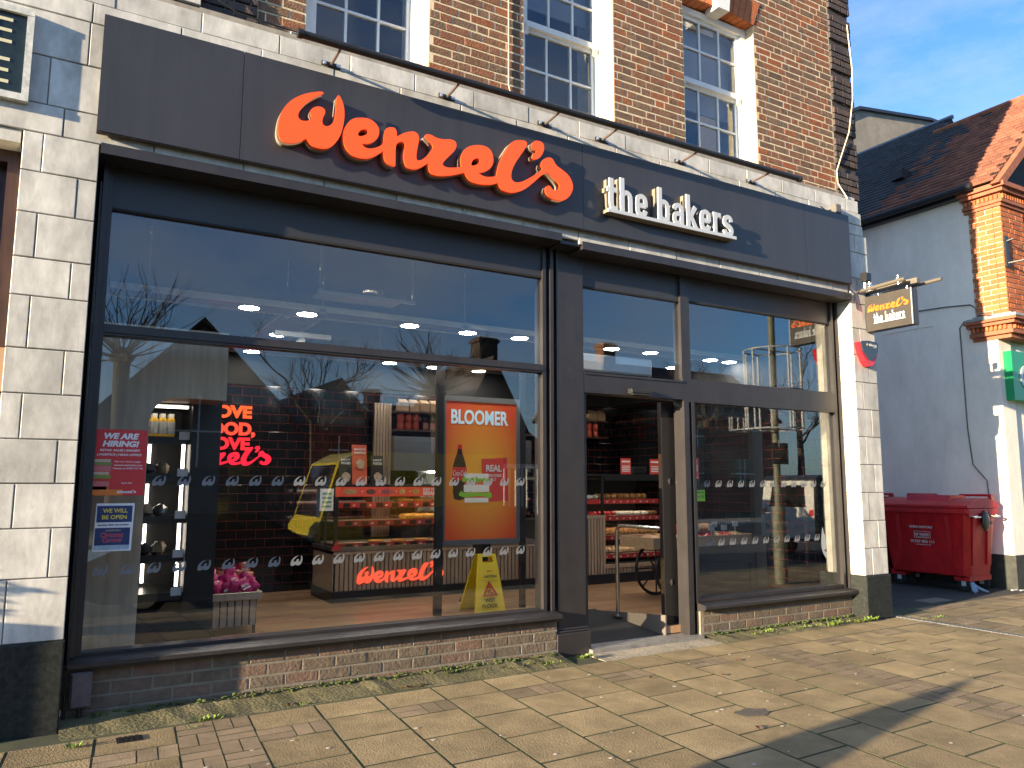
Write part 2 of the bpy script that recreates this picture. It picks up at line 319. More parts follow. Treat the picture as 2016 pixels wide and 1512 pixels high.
LE=[(0.613,0.335),(0.56,0.314),(0.522,0.275),(0.495,0.221),(0.486,0.173),(0.487,0.127),(0.499,0.083),(0.529,0.043),(0.575,0.017),(0.635,0.012),(0.701,0.029),(0.761,0.069),(0.808,0.111),(0.809,0.107),(0.814,0.061),(0.83,0.031),(0.858,0.012),(0.904,0.005),(0.91,0.035),(0.909,0.103),(0.91,0.158),(0.92,0.197),(0.951,0.221),(0.98,0.219),(0.99,0.19),(0.981,0.146),(0.979,0.091),(0.99,0.052),(1.011,0.022),(1.054,0.015),(1.097,0.027),(1.146,0.059),(1.189,0.096),(1.191,0.093),(1.194,0.055),(1.213,0.02),(1.249,0.007),(1.308,0.012),(1.383,0.032),(1.458,0.06),(1.512,0.083),(1.516,0.081),(1.542,0.051),(1.581,0.023),(1.643,0.014),(1.722,0.022),(1.785,0.039),(1.83,0.06),(1.833,0.058),(1.853,0.028),(1.89,0.006),(1.956,0),(2.03,0.022),(2.105,0.064),(2.181,0.132),(2.25,0.199),(2.31,0.25),(2.345,0.251),(2.389,0.228),(2.433,0.199),(2.459,0.173),(2.459,0.143),(2.432,0.117),(2.388,0.113),(2.362,0.138),(2.336,0.138),(2.315,0.114),(2.313,0.083),(2.332,0.053),(2.379,0.032),(2.449,0.024),(2.511,0.041),(2.565,0.087),(2.599,0.148),(2.603,0.203),(2.576,0.259),(2.531,0.297),(2.478,0.322),(2.434,0.341),(2.407,0.37),(2.386,0.397),(2.346,0.4),(2.302,0.378),(2.276,0.342),(2.269,0.302),(2.281,0.285),(2.25,0.248),(2.156,0.176),(2.071,0.121),(2.013,0.102),(1.977,0.112),(1.963,0.146),(1.973,0.208),(2.004,0.274),(2.054,0.353),(2.105,0.432),(2.122,0.474),(2.105,0.496),(2.054,0.492),(2.004,0.477),(1.963,0.445),(1.922,0.383),(1.873,0.297),(1.841,0.224),(1.825,0.154),(1.819,0.121),(1.815,0.117),(1.785,0.105),(1.721,0.091),(1.682,0.095),(1.647,0.108),(1.65,0.111),(1.705,0.132),(1.753,0.168),(1.784,0.219),(1.787,0.271),(1.768,0.325),(1.727,0.353),(1.664,0.356),(1.593,0.337),(1.532,0.301),(1.494,0.241),(1.482,0.189),(1.489,0.13),(1.486,0.125),(1.397,0.101),(1.352,0.096),(1.319,0.11),(1.336,0.149),(1.388,0.21),(1.428,0.262),(1.44,0.308),(1.424,0.336),(1.378,0.34),(1.319,0.326),(1.259,0.326),(1.215,0.338),(1.178,0.337),(1.161,0.321),(1.171,0.299),(1.208,0.276),(1.231,0.245),(1.217,0.207),(1.181,0.157),(1.138,0.115),(1.105,0.098),(1.089,0.108),(1.087,0.15),(1.097,0.215),(1.106,0.273),(1.098,0.313),(1.069,0.33),(1.027,0.322),(0.977,0.298),(0.94,0.272),(0.919,0.259),(0.914,0.296),(0.9,0.32),(0.865,0.319),(0.831,0.301),(0.814,0.258),(0.809,0.209),(0.806,0.175),(0.773,0.14),(0.726,0.113),(0.686,0.103),(0.652,0.109),(0.632,0.126),(0.634,0.129),(0.685,0.142),(0.731,0.171),(0.761,0.212),(0.77,0.261),(0.755,0.305),(0.713,0.336),(0.666,0.344)]
LA=[(2.202,0.519),(2.173,0.486),(2.173,0.456),(2.199,0.439),(2.221,0.433),(2.207,0.41),(2.181,0.386),(2.178,0.361),(2.202,0.351),(2.241,0.369),(2.276,0.41),(2.297,0.461),(2.294,0.507),(2.268,0.527),(2.233,0.528)]
LH1=[(0.601,0.2),(0.616,0.231),(0.642,0.25),(0.668,0.253),(0.68,0.239),(0.669,0.214),(0.637,0.193),(0.609,0.186)]
LH2=[(1.579,0.174),(1.595,0.209),(1.626,0.235),(1.654,0.234),(1.66,0.216),(1.642,0.188),(1.608,0.166),(1.584,0.161)]
LOGO0=(1.238,3.905)
LOGOSZ=(2.603,0.528)
# ---------------------------------------------------------------- palette
stone_m = M('pale_stone', (0.53, 0.51, 0.47), 0.7, var=0.26, vs=4.5, bump=0.07, bs=26, island=0.13, stretch=(1.6, 1, 0.9), wear=0.24, ws=(4, 4, 1.2))
stone_j = M('stone_joint', (0.3, 0.27, 0.23), 0.9, var=0.3, vs=8)
granite_m = M('black_granite', (0.007, 0.008, 0.007), 0.6, col2=(0.03, 0.034, 0.031), var=0.3, vs=34, spec=0.25)
mortar_m = M('sandy_mortar', (0.62, 0.52, 0.35), 0.95, var=0.2, vs=12, bump=0.2, bs=60)
mortar2_m = M('grey_mortar', (0.2, 0.18, 0.14), 0.95, var=0.25, vs=9, bump=0.2, bs=60)
brick_m = brick_mat('mixed_red_brick', [(0.125, 0.082, 0.058), (0.215, 0.092, 0.052), (0.165, 0.105, 0.07), (0.265, 0.085, 0.038), (0.19, 0.118, 0.074), (0.145, 0.095, 0.066), (0.28, 0.1, 0.046), (0.18, 0.108, 0.066), (0.22, 0.092, 0.054)])
quoin_m = brick_mat('blue_grey_brick', [(0.045, 0.038, 0.04), (0.075, 0.06, 0.06), (0.055, 0.045, 0.048), (0.1, 0.07, 0.06)])
riser_m = brick_mat('weathered_brick', [(0.15, 0.11, 0.08), (0.13, 0.105, 0.078), (0.18, 0.112, 0.083), (0.14, 0.11, 0.08), (0.165, 0.125, 0.092)], bs=40, stain=0.3)
rubbed_m = brick_mat('orange_rubbed_brick', [(0.5, 0.16, 0.06), (0.4, 0.12, 0.05), (0.55, 0.2, 0.08)], stain=0.2)
white_m = M('white_paint', (0.74, 0.74, 0.72), 0.4, var=0.06, vs=6)
paint_m = M('dark_brown_paint', (0.031, 0.0275, 0.0285), 0.38, var=0.18, vs=5, bump=0.05, bs=40, wear=0.2, ws=(7, 7, 0.7))
panel_m = M('charcoal_panel', (0.032, 0.032, 0.037), 0.42, var=0.12, vs=1.5)
sign_m = M('charcoal_sign', (0.037, 0.036, 0.040), 0.4, var=0.14, vs=1.4, stretch=(1, 1, 0.35), wear=0.16, ws=(9, 9, 0.5))
black_m = M('black_metal', (0.012, 0.012, 0.013), 0.4)
dark_m = M('dark_interior', (0.012, 0.012, 0.013), 0.8)
glass_m = glass_mat('window_glass', (0.97, 0.985, 0.98), 1.7)
sash_glass_m = glass_mat('upper_glass', (0.8, 0.82, 0.85), 1.65)
steel_m = M('steel', (0.55, 0.55, 0.55), 0.22, 1.0)
zinc_m = M('bolt_zinc', (0.6, 0.65, 0.7), 0.3, 0.8)

def bricks(mb, x0, x1, z0, z1, yf, dep=0.11, L=0.245, H=0.0815, j=0.012, holes=(), ax='x', bond='flemish', seed=1, jit=0.0022):
    """laid bricks facing -y (ax 'x') or facing -x (ax 'y', where x0..x1 run along y and yf is the x of the face)"""
    rg = random.Random(seed); z = z0; row = 0
    while z < z1 - 0.02:
        zt = min(z + H - j, z1)
        x = x0 - (0 if row % 2 == 0 else (L*0.75 if bond == 'flemish' else L*0.5)); k = 0
        free = [(x0, x1)]
        for (a, b, c, d) in holes:
            if zt > c and z < d:
                nf = []
                for p, q in free:
                    if b <= p or a >= q: nf.append((p, q)); continue
                    if a > p: nf.append((p, a))
                    if b < q: nf.append((b, q))
                free = nf
        while x < x1:
            ln = L if (bond != 'flemish' or k % 2 == 0) else L*0.5
            if bond == 'flemish' and rg.random() < 0.12: ln = L
            for p, q in free:
                a, b = max(x, p), min(x + ln - j, q)
                if b - a > 0.03:
                    f = yf + rg.uniform(-jit, jit); e = [rg.uniform(-jit, jit) for _ in range(8)]
                    pts = [(a+e[0], z+e[1]), (b+e[2], z+e[3]), (b+e[4], zt+e[5]), (a+e[6], zt+e[7])]
                    c = 0.004; cx = (a+b)/2; cz = (z+zt)/2
                    inn = [(cx+(u-cx)*(1-2*c/(b-a)), cz+(w-cz)*(1-2*c/(zt-z))) for u, w in pts]
                    P = [(u, f, w) for u, w in inn] + [(u, f+c, w) for u, w in pts] + [(u, f+dep, w) for u, w in pts]
                    if ax == 'y': P = [(w_, u_, v_) for u_, w_, v_ in P]
                    mb.add(P, [(0,1,2,3),(4,5,1,0),(5,6,2,1),(6,7,3,2),(7,4,0,3),(8,9,5,4),(9,10,6,5),(10,11,7,6),(11,8,4,7),(9,8,11,10)])
            x += ln; k += 1
        z += H; row += 1
    return mb

# ================================================================ the shop building
shop = empty('shop_building', (4.2, 0, -0.07), 'brick building over a dark shopfront with pale stone piers, holding the bakery', 'building')
WIN = [(1.479, 2.555), (3.503, 4.568), (5.504, 6.602)]
WZ0, WZ1, TOP = 4.93, 6.68, 11.4
holes = [(a, b, 0, WZ1 + 0.30) for a, b in WIN]
b_ = MB(); bricks(b_, 1.12, 7.925, 4.905, TOP, -0.12, holes=holes, seed=3); b_.build('brick_wall', brick_m, shop)
b_ = MB()
for a, b in ((0.75, 1.487), (2.547, 3.511), (4.560, 5.512), (6.594, 8.3)): b_.box(a, b, -0.1165, 0.5, 4.905, TOP-0.01)
for a, b in WIN: b_.box(a-0.02, b+0.02, -0.116, 0.5, WZ1+0.30, TOP-0.012)
b_.build('mortar_bed', mortar_m, shop)
# blue-grey quoins, four courses proud and one back
for x0, x1 in ((7.935, 8.335), (0.70, 1.11)):
    b_ = MB(); z = 4.905; i = 0
    while z < TOP - 0.1:
        bricks(b_, x0, x1, z, z+0.0815*4-0.006, -0.15, dep=0.2, seed=40+i)
        b_.box(x0+0.012, x1-0.012, -0.118, 0.05, z+0.0815*4-0.01, z+0.0815*5-0.004)
        z += 0.0815*5; i += 1
    b_.build('brick_quoin', quoin_m, shop)
b_ = MB(); b_.box(0.72, 8.31, -0.138, 0.5, TOP, TOP+0.18); b_.build('parapet', quoin_m, shop); b_ = MB(); b_.box(8.27, 8.30, 0.05, 9, -0.1, TOP); b_.box(0.6, 8.27, 8.9, 9.0, -0.1, TOP); b_.build('side_wall', dark_m, shop); b_ = MB(); b_.box(8.301, 8.33, 0.42, 9, -0.1, TOP); b_.build('side_fill_skin', white_m, shop)  # white outer skin added out of view to bounce fill across the alley
b_ = MB(); b_.box(1.4, 6.7, 0.9, 1.0, 4.7, 7.2); b_.box(1.3, 6.8, 0.25, 1.0, 4.72, 4.8); b_.build('upper_room', dark_m, shop)

for wi, (a, b) in enumerate(WIN):                                   # sash windows
    f = MB(); t = 0.105
    f.box(a+0.004, a+t-0.03, -0.005, 0.14, WZ0, WZ1); f.box(b-t+0.03, b-0.004, -0.005, 0.14, WZ0, WZ1)
    f.box(a+t-0.03, a+t, 0.03, 0.14, WZ0, WZ1); f.box(b-t, b-t+0.03, 0.03, 0.14, WZ0, WZ1)
    f.box(a+t-0.03, b-t+0.03, 0.0, 0.14, WZ1-0.07, WZ1)
    f.box(a+t-0.03, b-t+0.03, 0.02, 0.14, WZ0, WZ0+0.03)
    fr = f.build('sash_window', white_m, shop)
    x0, x1, zm = a+t, b-t, 5.83
    for nm, za, zb, yy in (('lower_sash', WZ0+0.03, zm, 0.095), ('upper_sash', zm-0.01, WZ1-0.07, 0.055)):
        s = MB(); s.box(x0, x0+0.035, yy-0.02, yy+0.02, za, zb); s.box(x1-0.035, x1, yy-0.02, yy+0.02, za, zb)
        s.box(x0+0.035, x1-0.035, yy-0.021, yy+0.021, za, za+(0.06 if nm == 'upper_sash' else 0.07)); s.box(x0+0.035, x1-0.035, yy-0.021, yy+0.021, zb-0.045, zb)
        for k in (1, 2):
            xm = x0 + (x1-x0)*k/3; s.box(xm-0.011, xm+0.011, yy-0.016, yy+0.016, za+0.07, zb-0.045)
        zz = (za+zb)/2 + 0.02
        s.box(x0+0.035, x1-0.035, yy-0.0175, yy+0.0175, zz-0.011, zz+0.011)
        if nm == 'upper_sash':
            for xa in (x0, x1-0.04): s.prism([(xa, yy-0.02, za-0.09), (xa, yy-0.055, za-0.02), (xa, yy-0.055, za+0.01), (xa, yy-0.02, za+0.01)], (0.04, 0, 0))
        so = s.build(nm, white_m, fr)
        g = MB(); g.box(x0+0.02, x1-0.02, yy-0.003, yy+0.003, za+0.02, zb-0.02); g.build('window_pane', sash_glass_m, fr)
    s = MB(); s.box(a-0.12, b+0.11, -0.185, 0.0, WZ0-0.075, WZ0-0.002); s.build('window_sill', white_m, fr)
    v = MB(); n = 13                                                 # gauged brick arch with a white keystone
    for k in range(n):
        if k == n//2: continue
        def q(t_, zz, flare): xm = (a+b)/2; return (xm + ((a-0.0)+(b-a)*t_-xm)*flare, zz + 0.035*(1-(2*t_-1)**2))
        t0, t1 = (k+0.04)/n, (k+0.96)/n
        p = [q(t0, WZ1, 1), q(t1, WZ1, 1), q(t1, WZ1+0.3, 1.22), q(t0, WZ1+0.3, 1.22)]
        v.prism([(x, -0.128, z_) for x, z_ in p], (0, 0.16, 0))
    v.build('brick_arch', rubbed_m, shop)
    k_ = MB(); xm = (a+b)/2; k_.prism([(xm-0.085, -0.2, WZ1-0.02), (xm+0.085, -0.2, WZ1-0.02), (xm+0.13, -0.2, WZ1+0.36), (xm-0.13, -0.2, WZ1+0.36)], (0, 0.2, 0)); k_.build('keystone', white_m, shop)
blind_m = M('blind_cloth', (0.5, 0.5, 0.5), 0.8)
for q_ in ((3.60, 4.46, 0.20, 0.22, 6.13, 6.6), (5.62, 6.5, 0.20, 0.22, 5.6, 6.6)): b_ = MB(); b_.box(*q_); b_.build('window_blind', blind_m, shop)

# ---- stone facing: every block a bevelled piece of one mesh
s = MB(); rg = random.Random(5)
def blk(x0, x1, z0, z1, y=-0.21, back=0.0, g=0.0035):
    s.bbox(x0+g, x1-g, y+rg.uniform(-0.002, 0.002), back, z0+g, z1-g, 0.004)
ZS = [0.478, 0.861, 1.165, 1.44, 1.715, 2.0, 2.286, 2.623, 2.87, 3.166, 3.441, 3.705]
for i in range(len(ZS)-1):                                           # left pier
    xj = (-0.205 if i % 2 == 0 else 0.005)
    blk(-0.32, xj, ZS[i], ZS[i+1]); blk(xj, 0.12, ZS[i], ZS[i+1])
ZROW = [3.705, 3.905, 4.238, 4.55]
for i, js in enumerate(((-1.1, -0.55, -0.1, 0.45, 1.05, 1.65, 2.25, 2.85, 3.45, 4.05, 4.65, 5.25, 5.85, 6.45, 7.05, 7.65, 7.93), (-1.1, -0.7, -0.2, 0.2), (-1.1, -0.55, 0.013, 0.2))):
    for a, b in zip(js[:-1], js[1:]): blk(a, b, ZROW[i] if i or a < 0.1 else (3.68 if a < 4.0 else 3.645), ZROW[i+1])
for row, (za, zb, off, yy) in enumerate(((4.55, 4.70, 0.0, -0.21), (4.70, 4.86, 0.22, -0.20), (4.86, 4.905, 0.1, -0.18))):
    x = -1.1 + off*0.6
    while x < 8.2:
        e = min(x+0.56, 8.25-0.03*row); blk(x, e, za, zb, yy); x = e
        if e >= 8.2-0.03*row: break
for i in range(8): blk(-1.1 + (0.3 if i % 2 else 0), -0.45 + (0.1 if i % 2 else 0), 4.905+i*0.34, 4.905+(i+1)*0.34); blk(-0.45 + (0.1 if i % 2 else 0), 0.15, 4.905+i*0.34, 4.905+(i+1)*0.34, -0.205); blk(0.15, 0.70, 4.905+i*0.34, 4.905+(i+1)*0.34)
ZR = [0.42, 0.72, 1.03, 1.35, 1.67, 1.99, 2.31, 2.63, 2.95, 3.27, 3.57, 3.88, 4.2, 4.42, 4.55]
for i in range(len(ZR)-1):                                           # right pier with its inner return
    xj = 8.10 if i % 2 == 0 else 8.235
    x1 = 8.385 if ZR[i] < 3.8 else 8.33 if ZR[i] < 4.3 else 8.27
    blk(7.965, xj, ZR[i], ZR[i+1]); blk(xj, x1, ZR[i], ZR[i+1]); s.box(8.0, x1-0.02, 0.0, 0.4, ZR[i]+0.004, ZR[i+1]-0.004)
s.build('stone_facing', stone_m, shop)
j_ = MB(); j_.box(-0.305, 0.105, -0.198, 0.3, 0.45, 3.71); j_.box(-1.2, 7.93, -0.195, -0.01, 3.708, 4.9); j_.box(-1.2, 0.69, -0.195, 0.3, 4.89, 7.6); j_.box(7.98, 8.25, -0.197, 0.3, 0.4, 4.55); j_.build('joint_bed', stone_j, shop)
g_ = MB(); g_.bbox(-0.32, 0.125, -0.225, 0.1, -0.1, 0.478, 0.01); g_.build('granite_plinth', granite_m, shop); g_ = MB(); g_.bbox(7.955, 8.41, -0.225, 0.4, -0.1, 0.418, 0.01); g_.build('granite_plinth', granite_m, shop)

# ---- shopfront
f = MB(); f.box(0.125, 3.85, -0.235, 0.0, 3.64, 3.672); f.box(0.125, 3.85, -0.235, -0.216, 3.672, 3.712); f.build('lintel_strip', paint_m, shop); f = MB()
f.box(4.08, 7.955, -0.235, 0.0, 3.60, 3.635); f.box(4.08, 7.955, -0.235, -0.216, 3.635, 3.675)
f.box(3.852, 4.078, -0.2, -0.001, 3.63, 3.66)
f.build('lintel_strip', paint_m, shop)
f = MB()
for x0, x1, y in ((0.160, 0.192, -0.035), (0.192, 0.226, 0.0), (3.787, 3.822, 0.0), (3.822, 3.865, 0.04), (3.865, 3.90, -0.01), (3.90, 3.94, 0.06)):
    f.box(x0, x1, y, 0.14, 0.33, 3.665)
f.box(0.226, 3.787, 0.005, 0.13, 3.636, 3.662); f.box(0.226, 3.787, -0.02, 0.13, 3.662, 3.667)
f.box(0.226, 3.787, 0.0, 0.12, 2.452, 2.526); f.box(0.226, 3.787, -0.012, 0.12, 2.468, 2.508)       # transom
f.box(0.226, 3.787, 0.0, 0.12, 0.33, 0.35)
f.box(5.640, 7.84, 0.0, 0.12, 0.275, 0.312)
for x0, x1, y in ((7.868, 7.905, 0.0), (7.905, 7.945, 0.05), (7.945, 7.985, -0.02), (7.985, 8.03, 0.03)):
    f.box(x0, x1, y, 0.14, 0.24, 3.665)
f.box(4.25, 7.868, 0.004, 0.13, 3.64, 3.665)
f.box(5.483, 5.603, 0.002, 0.12, 2.515, 3.64)
f.box(4.25, 5.49, 0.0, 0.16, 2.30, 2.49); f.box(5.49, 7.868, 0.001, 0.15, 2.28, 2.515)
f.box(4.25, 5.483, -0.01, 0.15, 2.472, 2.492)
f.box(5.492, 5.560, -0.004, 0.15, -0.06, 2.28); f.box(5.560, 5.60, 0.03, 0.15, -0.06, 2.28); f.box(5.60, 5.64, -0.002, 0.15, -0.06, 2.28)
f.box(4.25, 4.29, 0.03, 0.16, -0.06, 2.30)
f.build('shopfront_frame', paint_m, shop)
for q_ in ((0.226, 3.787, 0.022, 0.1, 3.358, 3.636), (4.25, 5.483, 0.03, 0.1, 3.335, 3.64), (5.603, 7.868, 0.03, 0.1, 3.352, 3.64)): p = MB(); p.box(*q_); p.build('blind_panel', panel_m, shop); p = MB(); p.box(q_[0]+.001, q_[1]-.001, q_[2]-.004, 0.1, q_[4]-.018, q_[4]-.001); p.build('panel_gap', dark_m, shop)
p = MB(); p.bbox(3.945, 4.249, 0.0, 0.13, 0.13, 3.665, 0.006); p.bbox(3.905, 4.275, -0.035, 0.13, -0.1, 0.13, 0.008); p.bbox(3.915, 4.268, -0.026, 0.13, 0.13, 0.15, 0.008); p.bbox(3.93, 4.258, -0.014, 0.13, 0.15, 0.172, 0.008)
p.build('pilaster', paint_m, shop)
for x0, x1, z1 in ((0.15, 3.905, 0.335), (5.60, 7.985, 0.276)):
    p = MB(); p.prism([(x0, 0.05, z1), (x0, -0.10, z1-0.018), (x0, -0.125, z1-0.03), (x0, -0.125, z1-0.055), (x0, -0.105, z1-0.062), (x0, -0.095, z1-0.082), (x0, 0.05, z1-0.082)], (x1-x0, 0, 0)); p.build('shop_sill', paint_m, shop)
for xa, xb, za, zb, l_, h_, sd in ((0.165, 3.90, -0.085, 0.255, 0.25, 0.085, 21), (5.645, 7.955, -0.1, 0.196, 0.24, 0.083, 22)):
    b_ = MB(); bricks(b_, xa, xb, za, zb, -0.03, L=l_, H=h_, bond='stretcher', seed=sd); ro_ = b_.build('stall_riser', riser_m, shop)
    b_ = MB(); b_.box(xa-0.03, xb+0.01, -0.0265, 0.12, -0.1, zb+0.003); b_.build('riser_mortar', mortar2_m, ro_)
decal_m = M('frosted_decal', (0.17, 0.175, 0.185), 0.55)
WD = [(x + (-0.022 if 0.13 < x < 0.31 and 0.2 < z < 0.44 and not (0.225 < x < 0.35 and z < 0.345) else 0), z - (0.03 if 0.22 < x < 0.345 and 0.25 < z < 0.345 else 0.012 if 0.13 < x < 0.45 and 0.19 < z < 0.25 else 0)) for x, z in LW]
Wn = crom([(x/0.489, z/0.489) for x, z in WD], 2)
wvf = shape([[(x*0.088, z*0.075/0.965) for x, z in Wn]], 0.0006)
def pane(x0, x1, z0, z1, decs=()):
    g = MB(); g.box(x0, x1, 0.045, 0.051, z0, z1); o = g.build('window_pane', glass_m, shop)
    first = None
    for (x, z) in decs:
        if first is None:
            d = MB(); place(d, wvf, (0, 0.0448, 0), XU, (0, 0, 1), FN)
            first = d.build('letter_decal', decal_m, o); me = first.data; first.location = Vector((x, 0, z)) - BASE[shop.name]
            me.transform(Matrix.Translation(BASE[shop.name]))
        else:
            c = first.copy(); COL.objects.link(c); c.parent = o; c.location = Vector((x, 0, z)) - BASE[shop.name]
    return o
pane(0.222, 3.79, 2.52, 3.36)
pane(0.222, 3.79, 0.345, 2.455, [(0.589+0.1634*k, 1.424) for k in range(19)] + [(0.262+0.1634*k, 0.83) for k in range(21)])
pane(4.25, 5.484, 2.488, 3.34); pane(5.60, 7.87, 2.512, 3.355)
pane(5.63, 7.87, 0.31, 2.285, [(5.615+0.1655*k, 1.41) for k in range(1, 13)] + [(5.63+0.1655*k, 0.81) for k in range(1, 12)])
d = MB(); lg = [(7.60, 0.95), (7.575, 0.88), (7.565, 0.78), (7.58, 0.70), (7.61, 0.64), (7.655, 0.60), (7.655, 0.68), (7.615, 0.715), (7.655, 0.72), (7.655, 0.79), (7.645, 0.86), (7.62, 0.90)]
place(d, shape([crom(lg, 3)], 0.0006), (0, 0.0447, 0), XU, ZU, FN) if False else None

# ---- interior shell
floor_m = tile_mat('wood_floor', (0.42, 0.245, 0.135), (0.12, 0.07, 0.04), 1.2, 0.16, 0.003, 'xy', 0.3, 0.2, (0.25, 0.145, 0.08))
blacktile_xz = tile_mat('black_tile', (0.006, 0.006, 0.007), (0.13, 0.022, 0.014), 0.24, 0.115, 0.003, 'xz', 0.08)
blacktile_yz = tile_mat('black_tile_side', (0.006, 0.006, 0.007), (0.14, 0.022, 0.014), 0.24, 0.115, 0.0022, 'yz', 0.08)
w = MB(); w.box(0.0, 4.27, 0.13, 4.75, -0.02, 0.05); w.box(5.305, 8.2, 0.13, 4.75, -0.02, 0.05); w.box(4.27, 5.305, 1.28, 4.75, -0.02, 0.05); w.build('shop_floor', floor_m, shop)
w = MB(); w.box(0.1, 8.1, 4.5, 4.6, 0.05, 2.72); w.build('tiled_back_wall', blacktile_xz, shop)
w = MB(); w.box(8.0, 8.1, 0.145, 4.5, 0.05, 2.72); w.build('tiled_side_wall', blacktile_yz, shop)
w = MB(); w.box(0.08, 0.18, 0.15, 4.5, 0.05, 3.7); w.box(0.08, 8.1, 0.14, 4.6, 3.72, 3.8); w.box(0.1, 8.1, 0.0, 0.14, 3.67, 3.8); w.box(0.1, 8.1, 4.5, 4.6, 2.72, 3.72); w.box(8.0, 8.1, 0.145, 4.5, 2.72, 3.72); w.build('dark_ceiling', dark_m, shop)

# ================================================================ fascia sign
orange_m = M('lit_orange_acrylic', (0.82, 0.075, 0.009), 0.4, emit=0.155, ecol=(1.0, 0.076, 0.006))
edge_m = M('letter_return', (0.22, 0.19, 0.15), 0.5, var=0.1)
white_l = M('white_acrylic', (0.52, 0.54, 0.57), 0.4)
fas = empty('fascia_sign', (3.97, -0.27, 3.752), 'long charcoal fascia board with raised orange and white lettering above the windows', 'shop sign')
b_ = MB()
for x0, x1 in ((0.09, 0.994), (0.998, 4.017), (4.021, 7.068), (7.072, 7.84)): b_.box(x0*1.01, x1*1.01, -0.275, -0.222, 3.775, 4.604)
b_.build('sign_board', sign_m, fas)
b_ = MB(); b_.box(0.092, 7.916, -0.268, -0.225, 3.768, 3.7745); b_.build('bottom_trim', M('rusty_trim', (0.05, 0.035, 0.028), 0.7, var=0.5, vs=20), fas)
LOOPS = [crom(LW), crom(LE), crom(LA), crom(LH1), crom(LH2)]
def scaled(k): return [[(x*k, z*k) for x, z in lp] for lp in LOOPS]
def logo(mb, o, k, depth, u=XU, v=(0, 0, 1), n=FN): return place(mb, shape(scaled(k), depth), o, u, v, n)
b_ = MB(); logo(b_, (1.250, -0.36, 3.930), 1.01, 0.015); b_.build('orange_lettering', orange_m, fas)
b_ = MB(); logo(b_, (1.250, -0.276, 3.930), 1.01, 0.084); b_.build('letter_return', edge_m, fas)
def bakers(mb, o, w, h, depth, u=XU, v=(0, 0, 1), n=FN):
    pen(mb, 'the bakers', Vector(o) + Vector(v)*h*0.055, h*0.945, w*0.985, u, v, n, depth, 0.205)
    u, v, n = Vector(u), Vector(v), Vector(n); o = Vector(o)
    mb.hexa([o, o+u*w, o+u*w+n*(depth+.001), o+n*(depth+.001), o+v*h*0.09, o+v*h*0.09+u*w, o+v*h*0.09+u*w+n*(depth+.001), o+v*h*0.09+n*(depth+.001)])
    return mb
b_ = MB(); bakers(b_, (4.277, -0.357, 3.955), 1.656, 0.3636, 0.018); b_.build('white_lettering', white_l, fas)
b_ = MB(); bakers(b_, (4.277, -0.276, 3.955), 1.656, 0.3636, 0.081); b_.build('letter_return', edge_m, fas)

# trough light over the sign
tl = empty('trough_light', (4.06, -0.3, 4.72), 'long black tube light rail on six bracket arms above the fascia board', 'sign light')
b_ = MB(); b_.tube([(1.35, -0.485, 4.745), (6.81, -0.485, 4.755)], 0.030, 12); b_.tube([(1.335, -0.485, 4.745), (1.37, -0.485, 4.745)], 0.036, 12); b_.tube([(4.55, -0.485, 4.751), (4.57, -0.485, 4.751)], 0.034, 12); b_.tube([(6.79, -0.485, 4.755), (6.83, -0.485, 4.755)], 0.036, 12); b_.build('light_tube', black_m, tl, smooth=True)
br_m = M('bronze_arm', (0.16, 0.12, 0.1), 0.35, 0.4)
for x in (1.671, 2.681, 3.677, 4.328, 5.332, 6.365):
    b_ = MB(); b_.tube([(x, -0.215, 4.722), (x, -0.33, 4.727), (x, -0.47, 4.74)], 0.012, 8); a_ = b_.build('bracket_arm', br_m, tl, smooth=True)
    b_ = MB(); b_.box(x-0.075, x+0.075, -0.222, -0.208, 4.705, 4.74); b_.build('foot_plate', black_m, a_)
    for dx in (-0.055, 0.055): b_ = MB(); b_.lathe((x+dx, -0.222, 4.7225), [(0.017, 0), (0.017, -0.004), (0.011, -0.006), (0.011, -0.016), (0.0, -0.016)], 6, 'y'); b_.build('bolt', zinc_m, a_)
# ================================================================ things fixed to the front
ps = empty('projecting_sign', (8.30, -0.45, 3.24), 'two-sided hanging box sign in orange and white letters on a bracket over the right pier', 'hanging sign')
box_m = M('sign_box_grey', (0.046, 0.039, 0.034), 0.45, 0.0, var=0.08, wear=0.2)
X0, X1 = 8.22, 8.34
b_ = MB(); b_.box(X0, X1, -0.80, -0.10+(-0.12), 3.24, 3.66); b_.build('sign_box', box_m, ps)
b_ = MB(); b_.box(X0-0.004, X0+0.01, -0.805, -0.795, 3.24, 3.66); b_.build('corner_trim', M('bright_trim', (0.7, 0.66, 0.55), 0.3, 0.6), ps)
VU, VV, VN = (0, -1, 0), (0, 0, 1), (-1, 0, 0)
b_ = MB(); logo(b_, (X0-0.001, -0.252, 3.465), 0.198, 0.012, VU, (0, 0, 1), VN); b_.build('orange_lettering', M('orange_vinyl', (0.8, 0.15, 0.01), 0.45, emit=0.03), ps)
b_ = MB(); bakers(b_, (X0-0.001, -0.325, 3.32), 0.395, 0.125, 0.008, VU, VV, VN); b_.build('white_lettering', white_l, ps)
b_ = MB(); logo(b_, (X1+0.001, -0.73, 3.475), 0.172, 0.012, (0, 1, 0), (0, 0, 1), (1, 0, 0)); b_.build('orange_lettering', orange_m, ps)
b_ = MB(); bakers(b_, (X1+0.001, -0.66, 3.345), 0.34, 0.115, 0.008, (0, 1, 0), VV, (1, 0, 0)); b_.build('white_lettering', white_l, ps)
arm_m = M('olive_bronze_arm', (0.17, 0.15, 0.125), 0.4, 0.4)
